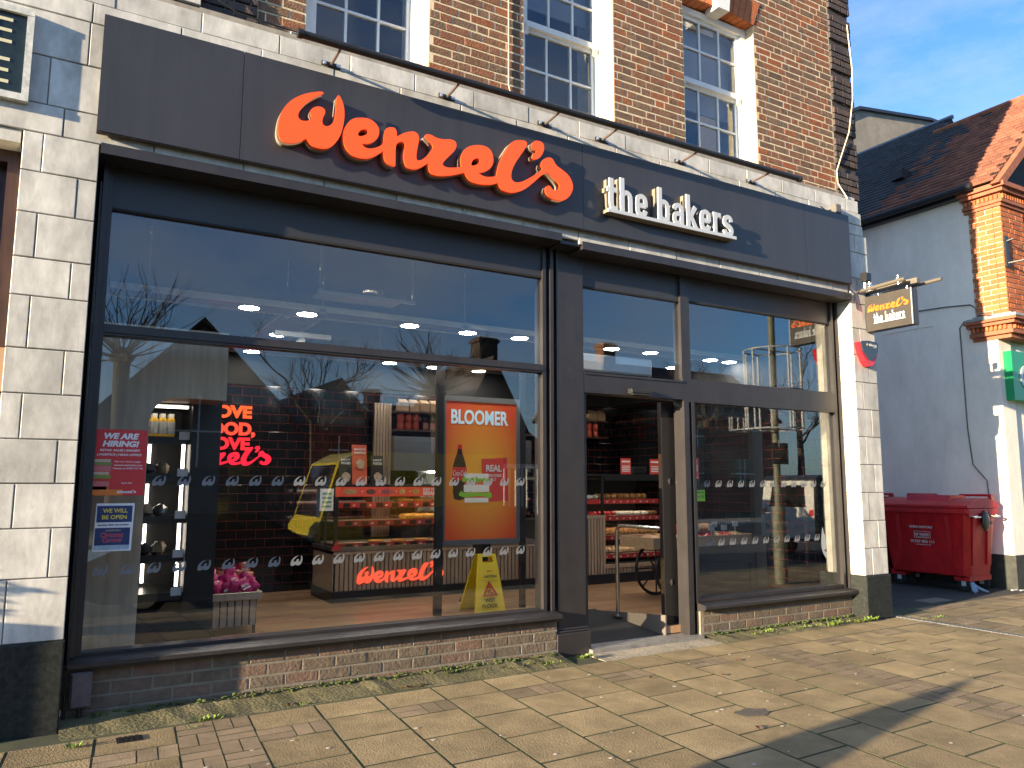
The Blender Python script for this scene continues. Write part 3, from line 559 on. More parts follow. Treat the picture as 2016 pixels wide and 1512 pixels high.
b_ = MB(); b_.tube([(8.12, -0.21, 3.72), (8.12, -0.80, 3.745)], 0.024, 10); b_.tube([(8.46, -0.3, 3.72), (8.46, -1.02, 3.74)], 0.022, 10); b_.box(8.25, 8.31, -0.86, -0.21, 3.705, 3.765); b_.build('support_arm', arm_m, ps, smooth=True)
b_ = MB()
for y in (-0.36, -0.72):
    b_.box(8.10, 8.48, y-0.015, y+0.015, 3.755, 3.770); b_.tube([(8.28, y, 3.66), (8.28, y, 3.75)], 0.011, 8); b_.tube([(8.12, y, 3.70), (8.12, y, 3.80)], 0.009, 8); b_.tube([(8.46, y, 3.70), (8.46, y, 3.79)], 0.009, 8)
b_.build('hanger_bolt', steel_m, ps, smooth=True)
b_ = MB(); b_.box(8.24, 8.32, -0.225, -0.207, 3.24, 3.70); b_.build('wall_plate', black_m, ps)
fl = empty('sign_floodlight', (8.11, -0.3, 3.80), 'small black floodlight on top of the hanging sign bracket, beside the fascia end', 'floodlight')
b_ = MB(); b_.bbox(8.07, 8.17, -0.36, -0.28, 3.815, 3.92, 0.01); b_.build('lamp_head', black_m, fl); b_ = MB(); b_.tube([(8.12, -0.3, 3.74), (8.12, -0.3, 3.82)], 0.012); b_.build('stem', steel_m, fl)
jb = empty('junction_box', (7.72, -0.25, 4.6), 'small grey junction box on the stone ledge above the fascia, near its right end', 'junction box')
b_ = MB(); b_.bbox(7.68, 7.78, -0.29, -0.21, 4.60, 4.71, 0.008); b_.build('box', M('grey_plastic', (0.12, 0.11, 0.1), 0.5), jb); b_ = MB(); b_.tube([(7.68, -0.22, 4.65), (7.6, -0.22, 4.62), (7.5, -0.215, 4.66)], 0.006, 5); b_.build('cable', black_m, jb)

al = empty('alarm_box', (8.15, -0.21, 2.81), 'red and dark blue shield shaped alarm box on the right stone pier', 'alarm')
def P2(pts, y): return [(x, y, z) for x, z in pts]
sh = [(7.985, 3.09), (8.03, 3.105), (8.15, 3.115), (8.28, 3.105), (8.325, 3.085), (8.31, 2.98), (8.27, 2.88), (8.21, 2.825), (8.13, 2.815), (8.07, 2.87), (8.02, 2.97)]
red_p = M('alarm_red', (0.62, 0.02, 0.03), 0.25, emit=0.0)
b_ = MB(); b_.prism(P2(sh, -0.21), (0, -0.07, 0)); b_.build('back_shell', red_p, al)
cx, cz = 8.165, 2.98
b_ = MB(); b_.prism(P2([(cx+(x-cx)*0.93, cz+0.018+(z-cz)*0.88 if z > 2.9 else z+0.075) for x, z in sh], -0.279), (0, -0.018, 0)); b_.build('front_cover', M('alarm_cover', (0.03, 0.045, 0.06), 0.3), al)
b_ = MB(); text(b_, 'fifteen', (8.14, -0.298, 3.052), 0.032, 0.135, bold=0.01); text(b_, 'group', (8.22, -0.298, 3.034), 0.011, 0.05); b_.build('lettering', white_l, al)
b_ = MB(); b_.lathe((8.105, -0.298, 3.068), [(0.016, 0), (0.016, -0.002)], 8, 'y'); b_.build('emblem', M('emblem_gold', (0.7, 0.4, 0.15), 0.5), al)

mb_ = empty('meter_box', (0.23, -0.1, 0.02), 'small weathered grey plastic cable box low on the brick riser at the left corner', 'cable box')
b_ = MB(); b_.bbox(0.172, 0.295, -0.12, -0.035, 0.03, 0.252, 0.014); b_.build('cover', M('weathered_plastic', (0.10, 0.082, 0.085), 0.5, var=0.3, vs=18, bump=0.2), mb_)
b_ = MB(); b_.tube([(0.15, -0.06, -0.07), (0.15, -0.06, 0.1), (0.148, -0.06, 3.5)], 0.008, 6); b_.tube([(0.235, -0.07, -0.07), (0.235, -0.07, 0.05)], 0.015, 6); b_.build('cable', black_m, mb_)
cable_m = M('black_cable', (0.015, 0.015, 0.016), 0.5); cream_m = M('cream_cable', (0.6, 0.52, 0.38), 0.5)
def cable(name, pts, r, m, label):
    b = MB(); b.tube(pts, r, 6); return b.build(name, m, None, True, label, 'cable')
cable('wall_cable', [(0.45, -0.225, 5.35), (0.72, -0.225, 5.02), (0.95, -0.21, 4.93), (1.3, -0.2, 4.925), (2.0, -0.195, 4.918)], 0.008, cable_m, 'black cable sagging along the top of the stone band, upper left')
cable('wall_cable', [(8.26, -0.16, 7.2), (8.30, -0.17, 6.6), (8.27, -0.175, 6.2), (8.17, -0.17, 5.75), (8.0, -0.165, 5.4), (7.92, -0.15, 5.2), (7.93, -0.15, 5.05), (8.03, -0.2, 4.86)], 0.0075, cream_m, 'cream cable hanging loose down the dark brick corner strip')
cable('wall_cable', [(3.33, -0.135, 8.0), (3.34, -0.135, 5.05), (3.37, -0.14, 4.93), (3.42, -0.2, 4.91)], 0.008, M('pale_brown_cable', (0.4, 0.3, 0.2), 0.5), 'thin pale cable straight down the brickwork left of the middle window')
cable('wall_cable', [(7.86, -0.30, 3.78), (7.90, -0.24, 3.72), (8.02, -0.222, 3.69), (8.05, -0.222, 3.55), (8.06, -0.222, 3.50)], 0.008, cable_m, 'short black cable curling down the inner edge of the right pier under the sign bracket')
ds = empty('door_sensor', (4.9, -0.03, 2.31), 'black door motion sensor on the header over the open doorway', 'sensor')
b_ = MB(); b_.bbox(4.77, 5.04, -0.06, -0.001, 2.315, 2.365, 0.012); b_.build('housing', M('sensor_black', (0.03, 0.03, 0.03), 0.2), ds); b_ = MB(); b_.box(4.79, 5.02, -0.058, -0.02, 2.306, 2.316); b_.build('lens', M('lens', (0.05, 0.05, 0.05), 0.15), ds)

# ---- neighbour to the left
nb = empty('neighbour_sign', (-0.75, -0.2, 3.88), 'old dark sign board with gilt letters in a white frame, at the left edge', 'sign')
b_ = MB(); b_.box(-1.2, -0.345, -0.235, -0.21, 3.92, 4.46); b_.build('board', M('old_dark_board', (0.012, 0.02, 0.02), 0.25, var=0.4, vs=9), nb)
b_ = MB(); b_.box(-1.2, -0.305, -0.262, -0.2, 4.46, 4.50); b_.box(-1.2, -0.305, -0.262, -0.2, 3.875, 3.92); b_.box(-0.345, -0.305, -0.259, -0.2, 3.92, 4.46); b_.build('frame', M('chipped_white', (0.55, 0.55, 0.52), 0.6, var=0.3, vs=25), nb)
b_ = MB()
gilt_m = M('gilt', (0.75, 0.66, 0.4), 0.4, 0.3)
for s_, x_, z_, w_ in (('ME', -0.72, 4.25, 0.3), ('TE', -0.74, 3.98, 0.32)): b_ = MB(); text(b_, s_, (x_, -0.237, z_), 0.17, w_); b_.build('gilt_lettering', gilt_m, nb)
nd = empty('neighbour_doorway', (-0.8, 0.1, -0.07), 'dark brown neighbouring timber doorway recessed left of the stone pier', 'doorway')
wood_d = M('dark_brown_wood', (0.045, 0.02, 0.012), 0.4, var=0.3, vs=6, stretch=(6, 6, 0.6))
b_ = MB(); b_.box(-1.3, -0.32, 0.10, 0.25, -0.1, 3.7); b_.build('panel', wood_d, nd)
b_ = MB(); b_.box(-0.40, -0.322, -0.02, 0.1, -0.1, 3.62); b_.box(-1.3, -0.40, -0.02, 0.1, 3.54, 3.62); b_.box(-0.62, -0.44, 0.07, 0.1, 2.5, 3.45); b_.build('frame', wood_d, nd)
b_ = MB(); b_.box(-1.3, -0.325, -0.06, 0.12, 2.02, 2.30); b_.build('transom_board', M('tan_board', (0.35, 0.22, 0.13), 0.5), nd)
b_ = MB(); b_.box(-1.3, -0.33, -0.19, 0.1, 3.62, 3.704); b_.build('stone_head', stone_m, nd)

# ---- posters on the glass
def sheet(name, x0, x1, z0, z1, m, label, y=0.0425, skew=0.0):
    e = empty(name, ((x0+x1)/2, y, z0), label, 'poster')
    b = MB(); b.hexa([(x0, y, z0), (x1, y, z0), (x1, y+0.001, z0), (x0, y+0.001, z0), (x0+skew, y, z1), (x1+skew, y, z1), (x1+skew, y+0.001, z1), (x0+skew, y+0.001, z1)]); b.build('paper', m, e); return e
def flat(e, name, m, *boxes, y=0.0415):
    for x0, x1, z0, z1 in boxes: b = MB(); b.box(x0, x1, y, y+0.0006, z0, z1); b.build(name, m, e)
def words(e, name, m, *items, y=0.0412):
    for it in items: b = MB(); text(b, it[0], (it[1], y, it[2]), it[3], it[4], bold=it[5] if len(it) > 5 else 0.02, shear=it[6] if len(it) > 6 else 0, depth=0.0004); b.build(name, m, e)
pw = M('poster_white', (0.75, 0.75, 0.75), 0.6); pr = M('poster_red', (0.58, 0.035, 0.035), 0.5); porange = M('poster_orange', (0.7, 0.2, 0.03), 0.5)
h = sheet('hiring_poster', 0.2225, 0.542, 1.36, 1.808, pr, 'red recruitment poster with white lettering at the left of the big window')
words(h, 'lettering', pw, ('WE ARE', 0.275, 1.742, 0.042, 0.215, 0.05, 0.2), ('HIRING!', 0.268, 1.69, 0.042, 0.225, 0.05, 0.2), ('RETAIL SALES | BAKERY', 0.255, 1.655, 0.019, 0.25, 0.03, 0.2), ('LOGISTICS | HEAD OFFICE', 0.238, 1.625, 0.019, 0.275, 0.03, 0.2),
      ('Visit our careers page:', 0.345, 1.582, 0.013, 0.165), ('wenzels.teamtailor.com', 0.345, 1.56, 0.012, 0.175), ('Contact us: 01923 731 746', 0.34, 1.538, 0.012, 0.185), ('Apply here', 0.395, 1.437, 0.014, 0.07, 0.01, 0.3))
b_ = MB(); logo(b_, (0.375, 0.0412, 1.375), 0.045, 0.0004); b_.build('logo', pw, h)
flat(h, 'orange_band', porange, (0.2235, 0.41, 1.362, 1.40), (0.2235, 0.32, 1.40, 1.42))
b_ = MB(); bread = M('print_bread', (0.55, 0.42, 0.3), 0.6); ham = M('print_ham', (0.55, 0.16, 0.16), 0.6); let = M('print_lettuce', (0.16, 0.28, 0.05), 0.6)
flat(h, 'printed_bread', bread, (0.226, 0.325, 1.585, 1.605), (0.226, 0.32, 1.50, 1.52), (0.226, 0.31, 1.40, 1.42))
flat(h, 'printed_ham', ham, (0.226, 0.33, 1.525, 1.562), (0.226, 0.325, 1.422, 1.455))
flat(h, 'printed_lettuce', let, (0.226, 0.335, 1.565, 1.583), (0.226, 0.33, 1.475, 1.497))
flat(h, 'printed_tomato', M('print_tomato', (0.5, 0.05, 0.03), 0.6), (0.226, 0.33, 1.457, 1.473))
navy = M('poster_navy', (0.02, 0.04, 0.13), 0.5, var=0.3, vs=12); gold = M('print_yellow', (0.7, 0.55, 0.08), 0.6); pink = M('print_pink', (0.55, 0.08, 0.1), 0.6)
o = sheet('opening_poster', 0.250, 0.482, 0.990, 1.308, pw, 'navy and white paper notice about Sunday opening, under the red recruitment poster', skew=0.008)
flat(o, 'navy_panel', navy, (0.263, 0.477, 1.182, 1.292), (0.258, 0.470, 1.0, 1.145)); flat(o, 'snow_band', M('print_snow', (0.35, 0.45, 0.55), 0.6, var=0.3, vs=30), (0.258, 0.470, 1.0, 1.03), y=0.0412)
words(o, 'yellow_lettering', gold, ('WE WILL', 0.298, 1.245, 0.028, 0.15, 0.03), ('BE OPEN', 0.295, 1.202, 0.028, 0.15, 0.03), y=0.0408); words(o, 'navy_lettering', navy, ('Sunday 26th November', 0.273, 1.156, 0.015, 0.19, 0.03), y=0.0408)
words(o, 'pink_lettering', pink, ('Christmas', 0.295, 1.082, 0.034, 0.135, 0.02, 0.2), ('Carnival', 0.305, 1.050, 0.03, 0.12, 0.02, 0.2), y=0.0406); words(o, 'gold_lettering', M('print_gold', (0.45, 0.38, 0.22), 0.6), ('HARPENDEN', 0.322, 1.122, 0.011, 0.09), y=0.0408)
r_ = sheet('menu_notice', 5.612, 5.71, 1.495, 1.71, M('notice_red', (0.75, 0.06, 0.04), 0.5), 'narrow orange-red notice at the left edge of the right window')
b_ = MB(); logo(b_, (5.625, 0.0412, 1.672), 0.026, 0.0004); b_.build('logo', pw, r_); words(r_, 'lettering', pw, ('Opening', 5.63, 1.655, 0.011, 0.055)); flat(r_, 'printed_lines', pw, *[(5.62, 5.645, z, z+0.007) for z in (1.63, 1.612, 1.594)], *[(5.655, 5.70, z, z+0.007) for z in (1.63, 1.612, 1.594, 1.576)], (5.62, 5.70, 1.51, 1.517))
g_ = sheet('hygiene_sticker', 5.607, 5.79, 1.27, 1.385, M('sticker_green', (0.22, 0.5, 0.03), 0.45), 'bright green food hygiene sticker under the narrow red notice on the glass')
flat(g_, 'black_band', black_m, (5.608, 5.789, 1.384, 1.44)); words(g_, 'lettering', black_m, ('FOOD HYGIENE RATING', 5.62, 1.352, 0.014, 0.155, 0.02), ('5', 5.748, 1.30, 0.034, 0.02, 0.03)); b_ = MB()
for k in range(5): b_.lathe((5.63+0.024*k, 0.0415, 1.317), [(0.009, 0), (0.009, -0.0004)], 10, 'y')
b_.build('printed_dots', M('dot_green', (0.08, 0.25, 0.02), 0.5), g_)
b_ = MB()
lf = [(7.605, 0.955), (7.585, 0.88), (7.572, 0.79), (7.58, 0.715), (7.605, 0.655), (7.65, 0.605), (7.652, 0.675), (7.612, 0.70), (7.650, 0.715), (7.655, 0.79), (7.64, 0.87), (7.62, 0.90)]
place(b_, shape([crom([(x-7.6, z-0.7) for x, z in lf], 3)], 0.001), (7.6, 0.0515, 0.7), XU, ZU, (0, 1, 0)); o_ = b_.build('glass_sticker', pw, label='large white curved sticker low at the right end of the right window', cat='sticker')
# ================================================================ inside the shop
wood_m = M('limed_timber', (0.42, 0.32, 0.22), 0.55, col2=(0.62, 0.49, 0.35), vs=2.2, stretch=(9, 9, 0.55), bump=0.1)
slat_m = M('oak_slat', (0.27, 0.19, 0.13), 0.5, col2=(0.36, 0.27, 0.19), vs=3, stretch=(8, 8, 0.6), island=0.12)
sign_red = M('shelf_red', (0.45, 0.035, 0.03), 0.5); paper_w = M('card_white', (0.7, 0.7, 0.68), 0.6)
lamp_m = M('led_disc', (1, 1, 1), 0.5, emit=32.0, ecol=(1.0, 0.93, 0.82)); led_m = M('led_strip', (1, 1, 1), 0.5, emit=2.6, ecol=(1.0, 0.86, 0.72))
galv_m = M('galvanised', (0.55, 0.57, 0.58), 0.5, 0.2)
# timber partition with a rounded opening
pt = empty('timber_partition', (0.7, 0.45, 0.05), 'pale wood grain partition panel with a rounded cut-out just inside the left window', 'partition')
arc = [(0.585+0.19*(1-math.cos(a)), 1.90+0.19*math.sin(a)) for a in [i*math.pi/16 for i in range(9)]]
pts = [(0.19, 0.05), (0.575, 0.05)] + arc + [(1.125, 2.085), (1.12, 2.62), (0.19, 2.62)]
b_ = MB(); place(b_, shape([pts], 0.05), (0, 0.46, 0), XU, ZU, FN); b_.build('panel', wood_m, pt)
b_ = MB(); b_.box(0.575, 1.12, 0.462, 0.9, 2.09, 2.11); b_.build('soffit', M('orange_light_soffit', (0.3, 0.09, 0.04), 0.5), pt)
# chiller with drinks
chb = M('chiller_black', (0.004, 0.004, 0.0045), 0.5)
ch = empty('drinks_chiller', (0.8, 1.2, 0.05), 'black open chiller cabinet with lit shelves behind the wood partition', 'chiller')
b_ = MB(); b_.box(0.22, 0.26, 0.95, 1.65, 0.05, 2.15); b_.box(0.955, 1.185, 0.95, 1.65, 0.05, 2.3); b_.box(0.26, 0.955, 1.6, 1.65, 0.05, 2.15); b_.box(0.26, 0.955, 0.95, 1.6, 2.08, 2.15); b_.box(0.26, 0.955, 0.95, 1.6, 0.05, 0.45); b_.build('cabinet', chb, ch)
for z in (1.81, 1.51, 1.17, 0.86, 0.56):
    b_ = MB(); b_.box(0.262, 0.953, 1.0, 1.58, z-0.012, z+0.008); b_.box(0.262, 0.953, 0.985, 1.0, z-0.05, z+0.012); b_.build('shelf', M('black_shelf', (0.02, 0.02, 0.022), 0.3), ch)
    b_ = MB(); b_.box(0.865, 0.945, 0.975, 0.984, z-0.012, z+0.052); b_.build('price_card', paper_w, ch)
for x, y in ((0.925, 1.15), (0.70, 1.52)):
    for z in (1.2, 0.89, 0.60, 1.54):
        b_ = MB(); b_.box(x-0.012, x+0.012, y, y+0.014, z, z+0.235); b_.build('led_strip', led_m, ch)
b_ = MB(); b_.box(0.3, 0.93, 1.02, 1.05, 2.06, 2.078); b_.build('led_strip', led_m, ch)
juice = M('orange_juice', (0.62, 0.36, 0.03), 0.2, emit=0.05); cap_m = M('clear_cap', (0.7, 0.7, 0.66), 0.3); lab_m = M('juice_label', (0.66, 0.68, 0.66), 0.6)
bt = empty('juice_bottle', (0.62, 1.1, 1.82), 'orange juice bottle with white label on the top chiller shelf', 'bottle', 'juice bottles on the top chiller shelf')
b_ = MB(); b_.lathe((0.62, 1.1, 1.82), [(0.029, 0), (0.031, 0.006), (0.031, 0.13), (0.027, 0.152), (0.02, 0.165)], 14); b_.build('bottle_body', juice, bt, True)
b_ = MB(); b_.lathe((0.62, 1.1, 1.82), [(0.033, 0.028), (0.033, 0.128)], 14); b_.build('bottle_label', lab_m, bt, True)
b_ = MB(); b_.lathe((0.62, 1.1, 1.82), [(0.021, 0.166), (0.021, 0.195), (0.0, 0.195)], 12); b_.build('cap', cap_m, bt, True)
for k in range(1, 4): dup(bt, None, (0.064*k, 0, 0))
for k in range(4): dup(bt, None, (0.064*k, 0.09, 0))
foil = M('cling_wrap', (0.25, 0.24, 0.2), 0.12, 0.5, var=0.5, vs=20); sand = M('sandwich', (0.4, 0.28, 0.15), 0.5, var=0.4, vs=25)
rg = random.Random(2)
for si, z in enumerate((1.518, 1.178, 0.868)):
    for k in range(5):
        b_ = MB(); x = 0.33+0.11*k; b_.blob((x, 1.13, z+0.045), 0.055, 0.10, 0.045+0.02*rg.random(), 10, 0.22, si*9+k)
        b_.build('wrapped_sandwich', foil if (k+si) % 2 else sand, None, True, 'film wrapped sandwich on a lit lower chiller shelf', 'sandwich', 'wrapped sandwiches in the chiller')

# planter full of crisps
pl = empty('crisp_planter', (1.53, 2.05, 0.05), 'slatted pale wood planter stand holding bags of crisps, inside the left window', 'display stand')
b_ = MB()
for k in range(6): b_.box(1.34+0.066*k, 1.34+0.066*k+0.052, 1.80, 1.815, 0.125, 0.36)
b_.build('slat', wood_m, pl); b_ = MB(); b_.box(1.335, 1.73, 1.815, 2.3, 0.13, 0.36); b_.build('box_liner', black_m, pl)
b_ = MB(); b_.bbox(1.305, 1.77, 1.775, 1.805, 0.36, 0.43); b_.box(1.305, 1.77, 2.3, 2.33, 0.36, 0.43); b_.box(1.305, 1.335, 1.805, 2.3, 0.36, 0.43); b_.box(1.74, 1.77, 1.805, 2.3, 0.36, 0.43); b_.build('rim', wood_m, pl)
for x, y in ((1.35, 1.81), (1.70, 1.81), (1.35, 2.27), (1.70, 2.27)): b_ = MB(); b_.box(x, x+0.025, y, y+0.025, 0.05, 0.125); b_.build('leg', black_m, pl)
pk = M('pink_crisp_bag', (0.5, 0.02, 0.13), 0.25, var=0.3, vs=9); rb = M('rust_crisp_bag', (0.36, 0.08, 0.04), 0.3, var=0.3, vs=9)
for k in range(20):
    b_ = MB(); x = 1.38+0.075*(k % 5)+rg.uniform(-.02, .02); y = 1.87+0.11*(k//5)+rg.uniform(-.02, .02); z = 0.44+rg.uniform(0, 0.05)+0.035*(k//5)
    nu, nv = 7, 9; gv = []
    for s_ in (-1, 1):
        for j in range(nv):
            for i in range(nu):
                u_, v_ = i/(nu-1)*2-1, j/(nv-1)*2-1; th = 0.024*max(0, 1-u_**4)**.5*max(0, 1-v_**2)**.45 + (0.0015 if abs(u_) < 1 else 0)
                gv.append((x+u_*0.056*(1-.08*v_*v_)+rg.uniform(-.002, .002), y+s_*(th+rg.uniform(-.0035, .0035)*(abs(v_) < .9)), z+v_*0.078+rg.uniform(-.002, .002)))
    q_ = nu*nv; gf = [(s_*q_+j*nu+i, s_*q_+j*nu+i+1, s_*q_+(j+1)*nu+i+1, s_*q_+(j+1)*nu+i) for s_ in (0, 1) for j in range(nv-1) for i in range(nu-1)]; rim_ = [i for i in range(nu)] + [j*nu+nu-1 for j in range(1, nv)] + [(nv-1)*nu+i for i in range(nu-2, -1, -1)] + [j*nu for j in range(nv-2, 0, -1)]
    gf += [(rim_[i], rim_[(i+1) % len(rim_)], q_+rim_[(i+1) % len(rim_)], q_+rim_[i]) for i in range(len(rim_))]; b_.add(gv, gf)
    if k % 2: b_.cur = 1; text(b_, 'REAL', (x-0.036, y-0.027, z-0.005), 0.026, 0.072, bold=0.03, depth=0.001); b_.box(x-0.036, x+0.036, y-0.028, y-0.026, z-0.03, z-0.018); b_.cur = 0
    b_.rot(0, Vector((rg.uniform(-1, 1), rg.uniform(-1, 1), rg.uniform(-1, 1))).normalized(), rg.uniform(-1.1, 1.1), (x, y, z))
    pinkb = k < 11 or k % 3 == 0
    bo = b_.build('crisp_bag', [pk if pinkb else rb, paper_w], None, True, ('glossy pink crisp bag in the front of the slatted planter' if pinkb else 'rust brown crisp bag heaped at the back of the slatted planter'), 'crisp bag', 'pink crisp bags' if pinkb else 'rust brown crisp bags')

# neon wall lettering: LOVE FOOD, LOVE + logo
nw = empty('neon_wall_sign', (1.85, 4.48, 1.67), 'glowing orange to red wall lettering on the black tiles beside the chiller', 'neon sign')
for body, x1, w_, z, c in (('LOVE', 2.165, 0.55, 2.271, (1.0, 0.10, 0.015)), ('FOOD,', 2.215, 0.66, 2.055, (1.0, 0.07, 0.03)), ('LOVE', 2.155, 0.55, 1.862, (1.0, 0.02, 0.035))):
    b_ = MB(); hh = 0.166 if body != 'FOOD,' else 0.20; text(b_, body, (x1-w_, 4.485, z if body != 'FOOD,' else z-0.034), hh, w_, bold=0.05, depth=0.02); b_.build('glowing_lettering', M('neon_'+body.strip(',').lower(), c, 0.5, emit=0.24), nw)
b_ = MB(); logo(b_, (1.16, 4.485, 1.665), 0.49, 0.02); b_.build('glowing_logo', M('neon_logo', (1.0, 0.012, 0.045), 0.5, emit=0.24), nw)

# main counter with heated display
ct = empty('serving_counter', (4.2, 3.5, 0.05), 'long slatted oak serving counter with a black kick plinth and glowing logo', 'counter')
b_ = MB(); x = 2.93
while x < 5.7: b_.box(x, x+0.042, 3.195, 3.215, 0.18, 0.60); x += 0.056
b_.build('slat', slat_m, ct)
b_ = MB(); b_.box(2.905, 5.75, 3.215, 4.0, 0.18, 0.60); b_.build('carcass', dark_m, ct)
b_ = MB(); b_.box(2.895, 2.904, 3.2, 4.0, 0.18, 0.61); b_.box(2.90, 5.75, 3.188, 3.22, 0.60, 0.645); b_.build('end_panel', slat_m, ct)
b_ = MB(); b_.box(2.88, 5.75, 3.17, 4.0, 0.05, 0.178); b_.build('kick_plinth', M('kick_black', (0.012, 0.014, 0.018), 0.35), ct)
b_ = MB(); b_.box(2.88, 5.76, 3.18, 4.02, 0.646, 0.69); b_.build('steel_top', M('brushed_steel', (0.4, 0.38, 0.35), 0.3, 0.9), ct)
b_ = MB(); logo(b_, (3.19, 3.192, 0.245), 0.438, 0.02); b_.build('glowing_logo', M('neon_counter', (1.0, 0.11, 0.05), 0.5, emit=0.26), ct)
b_ = MB(); b_.prism([(2.86, 3.17, 0.655), (2.99, 3.17, 0.655), (2.925, 3.17, 0.775)], (0, 0.004, 0)); b_.build('warning_triangle', sign_red, ct)
hd = empty('hot_display', (4.2, 3.5, 0.69), 'glass fronted hot food display with two shelves and a red picture band on the counter', 'display case')
b_ = MB()
for x in (2.90, 4.95): b_.box(x, x+0.045, 3.2, 3.235, 0.69, 1.42); b_.box(x, x+0.045, 3.9, 3.935, 0.69, 1.42)
b_.box(2.90, 4.995, 3.2, 3.95, 1.40, 1.43); b_.build('case_frame', black_m, hd)
b_ = MB(); b_.box(2.95, 4.95, 3.205, 3.209, 0.69, 1.40); b_.box(2.905, 2.909, 3.235, 3.9, 0.69, 1.40); b_.build('case_glass', glass_m, hd)
b_ = MB(); b_.box(2.90, 4.99, 3.185, 3.199, 1.285, 1.40); b_.build('picture_band', M('band_red', (0.55, 0.06, 0.035), 0.45, emit=0.06), hd)
b_ = MB(); text(b_, 'BUILD YOUR', (4.03, 3.183, 1.352), 0.036, 0.2, bold=0.03); text(b_, 'BREAKFAST', (4.03, 3.183, 1.298), 0.048, 0.3, bold=0.04)
for x in (3.22, 3.44, 3.66, 3.84): text(b_, '+', (x, 3.183, 1.335), 0.02, bold=0.02)
b_.build('band_lettering', paper_w, hd)
for x, c, rx in ((3.08, (0.42, 0.24, 0.1), 0.09), (3.34, (0.13, 0.05, 0.03), 0.06), (3.55, (0.35, 0.08, 0.1), 0.08), (3.75, (0.5, 0.32, 0.1), 0.042), (3.93, (0.45, 0.28, 0.08), 0.05)):
    b_ = MB(); b_.lathe((x, 3.184, 1.343), [(1, 0), (1, -0.001)], 14, 'y', rx, 0.034); b_.build('printed_food', M('printed_food', c, 0.6, var=0.4, vs=30), hd)
warm_strip = M('warm_display_strip', (1, 0.8, 0.55), 0.5, emit=5.0)
for z, y0 in ((1.33, 3.26), (1.165, 3.375), (0.95, 3.295)): b_ = MB(); b_.box(3.0, 4.9, y0, y0+0.02, z, z+0.008); b_.build('heat_lamp', warm_strip, hd)
tray_m = M('pale_tray', (0.42, 0.38, 0.33), 0.5); pastry = M('golden_pastry', (0.5, 0.25, 0.06), 0.45, col2=(0.28, 0.12, 0.03), vs=22)
for z, y0 in ((1.20, 3.36), (0.985, 3.28), (0.72, 3.24)):
    b_ = MB(); b_.box(2.95, 4.94, y0, 3.9, z-0.012, z); b_.build('shelf', tray_m, hd)
    b_ = MB(); b_.box(2.95, 4.94, y0-0.012, y0-0.001, z-0.055, z+0.012); b_.build('shelf_edge', sign_red, hd)
    b_ = MB()
    for k in range(9): b_.box(3.05+0.21*k, 3.14+0.21*k, y0-0.014, y0-0.0122, z-0.048, z+0.004)
    b_.build('price_card', black_m, hd); b_ = MB()
    for k in range(9): place(b_, ([Vector((p.x*0.4, p.y*0.4, p.z)) for p in wvf[0]], wvf[1]), (3.17+0.21*k, y0-0.0125, z-0.036), XU, ZU, FN)
    b_.build('shelf_logo', paper_w, hd)
def food(name, label, group, cat, c, r, m, n, dx, x0, y, z, rows=1, dy=0.1, jit=0.12):
    b = MB(); b.blob((0, 0, c), *r, 10, jit, 3); first = b.build(name, m, None, True, label, cat, group, loc=(0, 0, 0)); k = 0
    for j in range(rows):
        for i in range(n):
            o_ = first if k == 0 else first.copy()
            if k: COL.objects.link(o_)
            o_.location = (x0+dx*i+rg.uniform(-.008, .008), y+dy*j, z+rg.uniform(0, .006)); o_.rotation_euler = (0, 0, rg.uniform(-.25, .25)); k += 1
food('sausage_roll', 'long golden sausage roll on the top shelf of the hot display', 'sausage rolls on the top hot shelf', 'sausage roll', 0.03, (0.13, 0.045, 0.032), pastry, 4, 0.235, 3.92, 3.5, 1.20, 2)
food('pasty', 'golden pasty on the middle shelf of the hot display', 'pasties on the middle hot shelf', 'pasty', 0.035, (0.08, 0.055, 0.042), M('egg_pastry', (0.58, 0.32, 0.05), 0.4, col2=(0.35, 0.16, 0.03), vs=16), 8, 0.135, 3.92, 3.42, 0.985, 2)
food('flat_pastry', 'flat brown pastry on the bottom shelf of the hot display', 'flat pastries on the bottom hot shelf', 'pastry', 0.012, (0.12, 0.08, 0.018), pastry, 4, 0.3, 3.5, 3.4, 0.72)
for x, w_, z1, m_, tx, lab in ((3.01, 0.16, 1.79, black_m, ('HOT', 'FOOD'), 'black menu card standing left of the orange card on the hot display'), (3.17, 0.19, 1.92, M('orange_card', (0.6, 0.1, 0.04), 0.5), ('BREAKFAST OF', 'CHAMPIONS'), 'tall orange menu card standing on top of the hot display'), (3.42, 0.16, 1.79, black_m, ('HOT', 'FOOD'), 'black menu card standing right of the orange card on the hot display')):
    e = empty('menu_card', (x+w_/2, 3.4, 1.43), lab, 'menu card'); b_ = MB(); b_.hexa([(x, 3.38, 1.43), (x+w_, 3.38, 1.43), (x+w_, 3.40, 1.43), (x, 3.40, 1.43), (x-.008, 3.42, z1), (x+w_-.008, 3.42, z1), (x+w_-.008, 3.425, z1), (x-.008, 3.425, z1)]); b_.build('card', m_, e)
    b_ = MB(); text(b_, tx[0], (x+0.015, 3.39, z1-0.07), 0.024, w_-0.045, (1, 0, 0), (0, 0.1, 1), bold=0.03); text(b_, tx[1], (x+0.015, 3.385, z1-0.115), 0.03, w_-0.045, (1, 0, 0), (0, 0.1, 1), bold=0.03); b_.build('card_lettering', paper_w, e)
    b_ = MB(); b_.blob((x+w_/2, 3.372, 1.52 if m_ is black_m else 1.68), 0.055, 0.003, 0.06, 10, 0.2, 4); b_.build('printed_food', M('printed_sandwich', (0.5, 0.36, 0.24), 0.6, var=0.5, vs=35), e)
